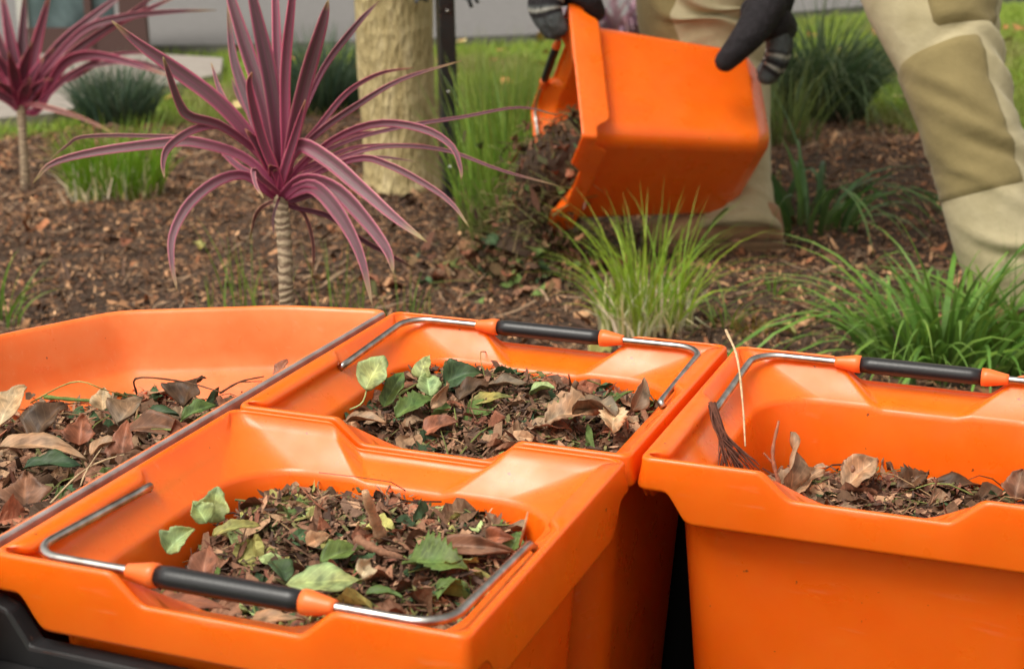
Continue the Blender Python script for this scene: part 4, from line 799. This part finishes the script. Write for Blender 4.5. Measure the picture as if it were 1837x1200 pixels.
#==PERSON==
# ------------------------------------------------------------------ litter pouring out of the tipped tub
MOSS = [lin(q) for q in [(84, 64, 42), (104, 82, 54), (62, 46, 34), (122, 96, 66), (96, 62, 46), (76, 76, 42), (136, 92, 64)]]
def pour():
    m = MB(); K = [Epos(-.02, .0, TH-.12), Epos(-.06, -.03, TH-.06), Epos(-.10, -.08, TH+.005), V(983, 345, 3.82), V(958, 400, 3.82), V(935, 462, 3.82)]
    P = spline(K, 40); R = np.interp(np.linspace(0, 1, 40), [0, .2, .4, .6, .8, 1], [.05, .075, .070, .056, .052, .09]); r = np.random.default_rng(77)
    T, A, B = frames(P, FW); o0 = P[-1].copy(); th = np.linspace(0, 6.283, 40, endpoint=False)
    nz = 1+.28*noise(np.linspace(0, 9, 40)[:, None]+0*th, np.cos(th)[None]*1.5+3+0*P[:, :1], 7)+.15*noise(np.linspace(0, 30, 40)[:, None]+0*th, np.sin(th)[None]*5+9+0*P[:, :1], 8)
    v = P[:, None]+(A[:, None]*np.cos(th)[None, :, None]+B[:, None]*np.sin(th)[None, :, None])*(R[:, None]*nz)[:, :, None]
    m.add(v.reshape(-1, 3)-o0, gridf(40, 40, True), MOSS[2])
    def smp(r):
        i = r.integers(0, 40); a = r.integers(0, 40); return v[i, a]-o0+r.normal(0, .010+.014*(i > 16)+.030*(i > 14)*(r.random() < .22), 3)
    bits_chips(m, 3800, smp, 5, .018, MOSS, .9, .16); bits_leaves(m, 260, smp, ['green', 'dark', 'deep', 'deep', 'red', 'dark', 'green', 'deep', 'brown'], .015, .05, .8, 6); bits_twigs(m, 520, smp, 9, (.04, .16), [(96, 80, 50), (120, 128, 70), (70, 60, 38), (150, 130, 90)])
    def smp2(r):
        a = r.uniform(0, 6.28); q = abs(r.normal(0, .13)); p = V(925, 470, 3.8)+R0*q*math.cos(a)*1.1+np.array([-R0[1], R0[0], 0])*q*math.sin(a); p[2] = float(hgt(p[0], p[1]))+max(0, .05-q*.25)+.01; return p-o0
    bits_chips(m, 1400, smp2, 15, .024, MOSS, .6, .18); bits_leaves(m, 110, smp2, ['green', 'deep', 'brown', 'red', 'dark'], .03, .07, .5, 16); bits_twigs(m, 60, smp2, 19, (.06, .2), [(96, 80, 50), (120, 128, 70)])
    o = m.build('falling_litter', LITTER); o.location = o0; tag(o, 'green and brown leaf litter tumbling out of the tipped tub onto the mulch', 'leaf litter', kind='stuff')
pour()
# ------------------------------------------------------------------ the gardener
def fabric(base, dark):
    def f(n, l, b):
        co = coords(n, l); ns = node(n, 'ShaderNodeTexNoise', Scale=14.0, Detail=6.0, Roughness=.6); l.new(co, ns.inputs['Vector'])
        r = ramp(n, l, ns.outputs[0], [(.3, dark), (.7, base)]); l.new(r.outputs[0], b.inputs['Base Color']); b.inputs['Roughness'].default_value = .92
        n2 = node(n, 'ShaderNodeTexNoise', Scale=420.0, Detail=2.0); l.new(co, n2.inputs['Vector']); ad = n.new('ShaderNodeMath'); ad.operation = 'MULTIPLY_ADD'; l.new(n2.outputs[0], ad.inputs[0]); ad.inputs[1].default_value = .12; l.new(ns.outputs[0], ad.inputs[2])
        bump(n, l, b, ad.outputs[0], .45, .012); b.inputs['Sheen Weight'].default_value = .1
    return f
KHAKI = mat('khaki cotton', fabric(lin((178, 166, 134)), lin((160, 148, 114))))
OLIVE = mat('olive canvas', fabric(lin((134, 119, 78)), lin((118, 104, 66))))
SHIRT = mat('grey work shirt', fabric(lin((96, 100, 104)), lin((74, 78, 82))))
SUEDE = mat('beige suede', fabric(lin((170, 132, 98)), lin((134, 100, 72))))
SOLE = mat('striped rubber sole', fabric(lin((120, 92, 64)), lin((92, 68, 48))))
GLOVEM = attr_mat('glove fabric', .85, 55, .9, .008, 0, .4)
def f(n, l, b): b.inputs['Base Color'].default_value = (*lin((205, 150, 122)), 1); b.inputs['Roughness'].default_value = .55; b.inputs['Subsurface Weight'].default_value = .1
SKIN = mat('skin', f)
def f(n, l, b): b.inputs['Base Color'].default_value = (.05, .03, .02, 1); b.inputs['Roughness'].default_value = .6
HAIR = mat('brown hair', f)
def f(n, l, b): b.inputs['Base Color'].default_value = (*lin((190, 70, 60)), 1); b.inputs['Roughness'].default_value = .7
RED = mat('red stitching', f)
foot0 = atz(1320, 462, 0); per = empty('person', (foot0[0], foot0[1], 0)); tag(per, 'person in khaki and olive work trousers and dark gloves tipping out a tub', 'person')
PO = np.array([foot0[0], foot0[1], 0.])
def capsule(m, a, b, ra, rb, c=None, n=12, k=4):
    a = np.asarray(a, float); b = np.asarray(b, float); d = nrm(b-a); P = []; R = []
    for t in np.linspace(-math.pi/2, 0, k)[:-1]: P.append(a+d*ra*math.sin(t)); R.append(max(ra*math.cos(t), ra*.05))
    for t in np.linspace(0, 1, 5): P.append(a+(b-a)*t); R.append(ra+(rb-ra)*t)
    for t in np.linspace(0, math.pi/2, k)[1:]: P.append(b+d*rb*math.sin(t)); R.append(max(rb*math.cos(t), rb*.05))
    P = np.array(P); T = np.tile(d, (len(P), 1)); x = np.cross(d, (0, 0, 1)); x = nrm(x if np.linalg.norm(x) > .05 else np.cross(d, (1, 0, 0))); y = np.cross(x, d); th = np.linspace(0, 2*math.pi, n, endpoint=False)
    v = P[:, None]+(x*np.cos(th)[:, None]+y*np.sin(th)[:, None])[None]*np.array(R)[:, None, None]; f = gridf(len(P), n, True); f.append(tuple(range(n))[::-1]); f.append(tuple((len(P)-1)*n+j for j in range(n))); m.add(v.reshape(-1, 3), f, c)
def chain(m, pts, rs, c=None, n=10):
    P = spline(pts, 5*len(pts)); R = np.interp(np.linspace(0, 1, len(P)), np.linspace(0, 1, len(rs)), rs); T = nrm(P[-1]-P[-2]); T0 = nrm(P[0]-P[1])
    P = np.vstack([P[0]+T0*R[0]*.7, P[0]+T0*R[0]*.4, P, P[-1]+T*R[-1]*.45, P[-1]+T*R[-1]*.75]); R = np.concatenate([[R[0]*.3, R[0]*.8], R, [R[-1]*.8, R[-1]*.3]]); cc = c(np.linspace(0, 1, len(P))) if callable(c) else None
    if cc is not None: cc = np.repeat(cc, n, 0)
    tube(m, P, R, n, cc if cc is not None else c)
# trousers: each leg a swept tube with its folds, patches are raised parts of the same surface
def folds(L):
    def fn(s_, th):
        z = 1+0*s_*th
        for (s0, t0, k, a, w_, tw) in L:
            dth = np.angle(np.exp(1j*(th-t0))); z = z+a*np.exp(-((s_-s0-k*dth)/w_)**2)*np.exp(-(dth/tw)**2)
        return z
    return fn
def leg(pts, Zs, rad):
    P = np.array([V(x, y, Z) for (x, y), Z in zip(pts, Zs)]); r = np.array(rad)/f_*np.array(Zs); n = 110; PS = spline(P, n); t = np.linspace(0, 1, n); return PS, np.interp(t, np.linspace(0, 1, len(r)), spline(np.column_stack([r, r, r]), len(r))[:, 0]) if False else np.interp(t, np.linspace(0, 1, len(r)), r)
def leg_surface(P, r, fn, off=0, nth=72, ell=1.0):
    T, A, B = frames(P, FW); th = np.linspace(0, 2*math.pi, nth, endpoint=False); rr = r[:, None]*fn(np.linspace(0, 1, len(P))[:, None], th[None])+off
    return P[:, None]+A[:, None]*(np.cos(th)[None, :, None]*rr[:, :, None])+B[:, None]*(np.sin(th)[None, :, None]*rr[:, :, None]*ell), th
def patch(name, S, th, i0, i1, t0, t1, mt, par, off=.004):
    """raised cloth panel: rows i0..i1 of the leg surface, angles t0..t1"""
    n = S.shape[1]; j0 = int(t0/6.2832*n); j1 = int(t1/6.2832*n); js = [(j % n) for j in range(j0, j1+1)]; Q = S[i0:i1+1][:, js]; c = S[i0:i1+1].mean(1)[:, None]; N = nrm(Q-c); k = Q.shape
    top = Q+N*off; h, w_ = k[0], k[1]; m = MB(); e = np.zeros((h, w_)); e[0] = e[-1] = 1; e[:, 0] = e[:, -1] = 1; top = top-N*(e*(off+.002))[:, :, None]; m.add(top.reshape(-1, 3)-PO, gridf(h, w_)); return m.build(name, mt, par)
r = np.random.default_rng(12)
rf = lambda k, a: [(r.uniform(.05, .98), r.uniform(0, 6.28), r.uniform(-.05, .05), r.uniform(-a, a), r.uniform(.004, .013), r.uniform(.5, 1.2)) for _ in range(k)]
# near leg (right in the picture); s runs from the hip (0) to the ankle (1)
NP = [(1600, -200), (1655, -90), (1676, 0), (1700, 100), (1732, 200), (1764, 300), (1790, 400), (1822, 480), (1858, 560), (1884, 640)]
NR = [150, 138, 120, 92, 84, 86, 86, 90, 88, 74]
Pn, Rn = leg(NP, [3.50, 3.40, 3.33, 3.28, 3.25, 3.25, 3.25, 3.26, 3.27, 3.28], NR)
fn_n = folds([(.345, 5.9, .05, .09, .010, .8), (.375, 5.9, .055, -.08, .008, .8), (.41, 5.8, .06, .09, .010, .8), (.44, 5.6, .06, -.10, .012, .7), (.33, 4.6, -.03, -.08, .010, 1.0), (.50, 4.9, .07, .09, .014, .9), (.53, 4.8, .07, -.09, .012, .9), (.60, 4.6, .09, .08, .02, 1.0), (.42, 4.4, .08, .07, .012, .8), (.45, 4.4, .08, -.06, .01, .8), (.72, 4.8, .06, .10, .014, 1.0), (.75, 4.9, .06, -.08, .012, 1.0), (.82, 4.6, -.06, .10, .014, 1.0), (.86, 4.6, .06, .11, .013, 1.2), (.89, 4.7, .04, -.10, .012, 1.2), (.93, 4.6, -.04, .12, .014, 1.2)]+rf(44, .055))
Sn, th = leg_surface(Pn, Rn, fn_n)
FP = [(1400, -200), (1320, -110), (1268, -20), (1270, 50), (1290, 140), (1305, 230), (1312, 300), (1316, 365), (1318, 420)]
Pf, Rf = leg(FP, [3.90, 3.98, 4.02, 4.04, 4.03, 4.0, 3.98, 3.96, 3.94], [140, 130, 122, 118, 92, 76, 70, 72, 82])
fn_f = folds([(.30, 4.9, .10, .10, .02, .9), (.34, 4.8, .12, -.10, .018, .9), (.38, 5.0, .10, .12, .02, .9), (.27, 4.3, .08, -.08, .02, .8), (.83, 4.8, .05, .08, .015, 1.2), (.88, 4.9, -.05, -.09, .015, 1.2), (.93, 4.7, .05, .10, .015, 1.2)]+rf(34, .05))
Sf, _ = leg_surface(Pf, Rf, fn_f)
m = MB()
for S in (Sn, Sf):
    h, w_ = S.shape[:2]; f4 = gridf(h, w_, True); f4.append(tuple(range(w_))[::-1]); f4.append(tuple((h-1)*w_+j for j in range(w_))); m.add(S.reshape(-1, 3)-PO, f4)
hip = (Sn[0].mean(0)+Sf[0].mean(0))/2-PO+np.array([0, 0, .02])
capsule(m, Sn[0].mean(0)-PO, hip+[0, 0, .10], .17, .17, None, 24, 8); capsule(m, Sf[0].mean(0)-PO, hip+[0, 0, .10], .17, .17, None, 24, 8)
tro = m.build('trousers', KHAKI, per)
patch('knee_patch', Sn, th, 37, 66, 2.75, 5.25, OLIVE, tro); patch('cargo_pocket', Sn, th, 6, 35, 4.40, 5.80, OLIVE, tro, .009); patch('knee_patch', Sf, th, 18, 48, 2.3, 4.45, OLIVE, tro)
patch('side_seam', Sn, th, 4, 107, 5.92, 6.02, OLIVE, tro, .003); patch('side_seam', Sf, th, 4, 104, 5.3, 5.4, OLIVE, tro, .003)
patch('pocket_flap', Sn, th, 14, 28, 5.10, 5.62, KHAKI, tro, .014); patch('red_trim', Sn, th, 27, 29, 5.12, 5.60, RED, tro, .0155); patch('red_trim', Sn, th, 24, 26, 4.40, 4.50, RED, tro, .012)
# cuffs
def hem(S, R_, nm='hem'):
    c = S[-4:].mean((0, 1)); v = []; 
    for k, (i, o_) in enumerate([(-5, .0), (-4, .005), (-2, .006), (-1, .004), (-1, -.006)]): q = S[i]; cc = q.mean(0); v.append(q+nrm(q-cc)*o_+np.array([0, 0, -.006 if k > 2 else 0])-PO)
    mm = MB(); mm.add(np.array(v).reshape(-1, 3), gridf(5, S.shape[1], True)); mm.build(nm, KHAKI, tro)
hem(Sf, Rf); hem(Sn, Rn)
# boots: lofted sections from heel to toe
def boot(c, yw, nm='boot'):
    m = MB(); secs = [(-.115, .030, .045, .075), (-.105, .042, .085, .13), (-.06, .048, .12, .17), (.0, .050, .12, .165), (.05, .054, .105, .12), (.10, .055, .082, .085), (.16, .052, .066, .066), (.21, .038, .050, .05), (.225, .016, .030, .035)]; v = []; n = 20
    for x, hw, h, _ in secs:
        for a in np.linspace(0, 2*math.pi, n, endpoint=False): v.append((x, hw*math.copysign(abs(math.cos(a))**.8, math.cos(a)), .022+max(0, h*.5*(1+math.copysign(abs(math.sin(a))**.7, math.sin(a))))))
    R_ = rotm(yw, 0, 0); v = np.array(v)@R_.T+c-PO; f4 = gridf(len(secs), n, True); f4.append(tuple(range(n))[::-1]); f4.append(tuple((len(secs)-1)*n+j for j in range(n))); m.add(v, f4); o = m.build(nm, SUEDE, per)
    s = MB(); pr = [(x, hw+.006) for x, hw, *_ in secs]; pr = [(pr[0][0]-.008, .012)]+pr+[(pr[-1][0]+.008, .004)]; out = [(x, w_) for x, w_ in pr]+[(x, -w_) for x, w_ in pr[::-1]]; rows = []
    for z, e in [(0, .94), (.004, 1), (.011, 1.0), (.013, .97), (.015, 1.0), (.024, 1.0), (.028, .96)]: rows.append([(x*e, w_*e, z) for x, w_ in out])
    q = np.array(rows).reshape(-1, 3)@R_.T+c-PO; k = len(out); f4 = gridf(len(rows), k, True); f4.append(tuple(range(k))[::-1]); f4.append(tuple((len(rows)-1)*k+j for j in range(k))); s.add(q, f4); s.build('sole', SOLE, o)
c = V(1318, 425, 3.94); g = atz(1300, 466, float(hgt(c[0], c[1]))); boot(np.array([c[0], c[1], float(hgt(c[0], c[1]))+.0]), yaw+math.pi)
c = V(1872, 640, 3.28); boot(np.array([c[0], c[1], float(hgt(c[0], c[1]))]), yaw+math.pi+.3)
# body (continuous skin surface), mostly above the frame
wl, wr_ = V(985, -60, 3.72), V(1400, -45, 3.62); pel = PO+hip
chest = V(1330, -640, 3.55); neck = V(1255, -760, 3.5); head = V(1190, -850, 3.46); shl = V(1200, -640, 3.78); shr = V(1400, -600, 3.30); ell_ = V(1040, -330, 3.80); elr = V(1480, -300, 3.42)
m = MB(); caps = [(pel, chest, .14, .15), (chest, neck, .10, .055), (neck, head, .055, .06), (shl, shr, .07, .07), (shl, ell_, .055, .042), (ell_, wl, .040, .028), (shr, elr, .055, .042), (elr, wr_, .040, .028), (pel, Sn[30].mean(0), .11, .075), (pel, Sf[30].mean(0), .11, .075), (Sn[30].mean(0), Sn[-1].mean(0), .062, .04), (Sf[30].mean(0), Sf[-1].mean(0), .062, .04)]
for a, b_, ra, rb in caps: capsule(m, a-PO, b_-PO, ra, rb, None, 16, 6)
fd = nrm(np.array([*(-R0[:2]), -.35])); upd = nrm(head-neck); sdv = nrm(np.cross(fd, upd))
for a, b_, ra, rb in [(head+upd*.03, head+upd*.07, .085, .08), (head+fd*.045-upd*.03, head+fd*.05-upd*.045, .045, .035), (head+fd*.095, head+fd*.105-upd*.015, .010, .014), (head+sdv*.085, head+sdv*.088-upd*.03, .012, .010), (head-sdv*.085, head-sdv*.088-upd*.03, .012, .010), (head+fd*.078-upd*.045+sdv*.015, head+fd*.078-upd*.045-sdv*.015, .009, .009)]: capsule(m, a-PO, b_-PO, ra, rb, None, 14, 5)
bd = m.build('body', SKIN, per); rm = bd.modifiers.new('remesh', 'REMESH'); rm.mode = 'VOXEL'; rm.voxel_size = .009; rm.use_smooth_shade = True; sm = bd.modifiers.new('smooth', 'SMOOTH'); sm.iterations = 4
m = MB()
for a, b_, ra, rb in [(pel+[0, 0, .02], chest, .165, .175), (chest, (chest+neck)/2, .15, .09), (shl, shr, .085, .085), (shl, ell_, .075, .058), (ell_, wl+(ell_-wl)*.12, .056, .043), (shr, elr, .075, .058), (elr, wr_+(elr-wr_)*.12, .056, .043)]: capsule(m, a-PO, b_-PO, ra, rb, None, 18, 6)
sh = m.build('shirt', SHIRT, per); rm = sh.modifiers.new('remesh', 'REMESH'); rm.mode = 'VOXEL'; rm.voxel_size = .01; rm.use_smooth_shade = True; sm = sh.modifiers.new('smooth', 'SMOOTH'); sm.iterations = 4
m = MB(); capsule(m, head+upd*.045-fd*.02-PO, head+upd*.085-fd*.01-PO, .094, .086, None, 20, 7); capsule(m, head-fd*.05-upd*.02-PO, head-fd*.04+upd*.05-PO, .06, .08, None, 16, 6); m.build('hair', HAIR, per)
for sg in (-1, 1):
    m = MB(); e = head+fd*.083+upd*.018+sdv*.032*sg-PO; capsule(m, e, e+fd*.004, .011, .009, None, 10, 4); m.build('eye', WHITE, per)
# gloves
BK, GY, PL = lin((34, 30, 34)), lin((78, 82, 84)), lin((160, 158, 150))
def stripes(base, st):
    def f(t):
        c = np.tile(np.array(base), (len(t), 1))
        for a, b_, cc in st: c[(t >= a) & (t <= b_)] = cc
        return c
    return f
# right-hand glove on the base of the tub
g = MB(); D = lambda x, y, Z: V(x, y, Z)-PO
chain(g, [D(1405, -70, 3.60), D(1392, -15, 3.60), D(1378, 30, 3.61)], [.036, .047, .046], BK, 16)
chain(g, [D(1350, 18, 3.585), D(1385, 40, 3.60), D(1400, 52, 3.66)], [.036, .046, .040], BK, 16)
chain(g, [D(1378, 8, 3.57), D(1350, 54, 3.55), D(1322, 88, 3.555), D(1299, 113, 3.57)], [.044, .038, .030, .024], BK, 16)
gR = g.build('glove', GLOVEM, per)
for k, (dx, dy, Z, ln) in enumerate([(0, 0, 3.60, .94), (6, -4, 3.635, 1.0), (4, -6, 3.67, .97), (-2, -4, 3.705, .85)]):
    fm = MB(); chain(fm, [D(1390+dx, 45+dy, Z), D(1396+dx, 62+dy+20*ln, Z+.006), D(1389+dx, 72+dy+46*ln, Z+.012), D(1372+dx, 78+dy+66*ln, Z+.02)], [.030, .027, .0235, .019], stripes(GY, [(.0, .12, BK), (.44, .50, BK), (.52, .56, PL), (.58, .66, BK), (.68, .71, PL), (.73, .80, BK)]), 14); fm.build('finger', GLOVEM, gR)
# left-hand glove over the rim and grip
g = MB()
chain(g, [D(990, -95, 3.70), D(998, -50, 3.70), D(1008, -18, 3.69)], [.036, .046, .044], BK, 16)
chain(g, [D(985, -14, 3.70), D(1030, -22, 3.66)], [.036, .040], BK, 16)
chain(g, [D(1022, -25, 3.65), D(1052, -6, 3.64), D(1066, 14, 3.655), D(1072, 26, 3.67)], [.034, .027, .023, .019], BK, 16)
gL = g.build('glove', GLOVEM, per)
for k, (dx, dy, Z, ln) in enumerate([(10, 0, 3.635, .90), (0, -2, 3.67, 1.0), (-7, -2, 3.71, .98), (-12, -6, 3.75, .86)]):
    fm = MB(); chain(fm, [D(985+dx, -14+dy, Z), D(978+dx, 12*ln, Z), D(984+dx, 38*ln, Z+.004), D(996+dx, 60*ln, Z+.012)], [.029, .026, .023, .019], stripes(GY, [(.0, .16, BK), (.20, .24, PL), (.26, .38, BK), (.40, .44, PL), (.46, .54, BK)]), 14); fm.build('finger', GLOVEM, gL)
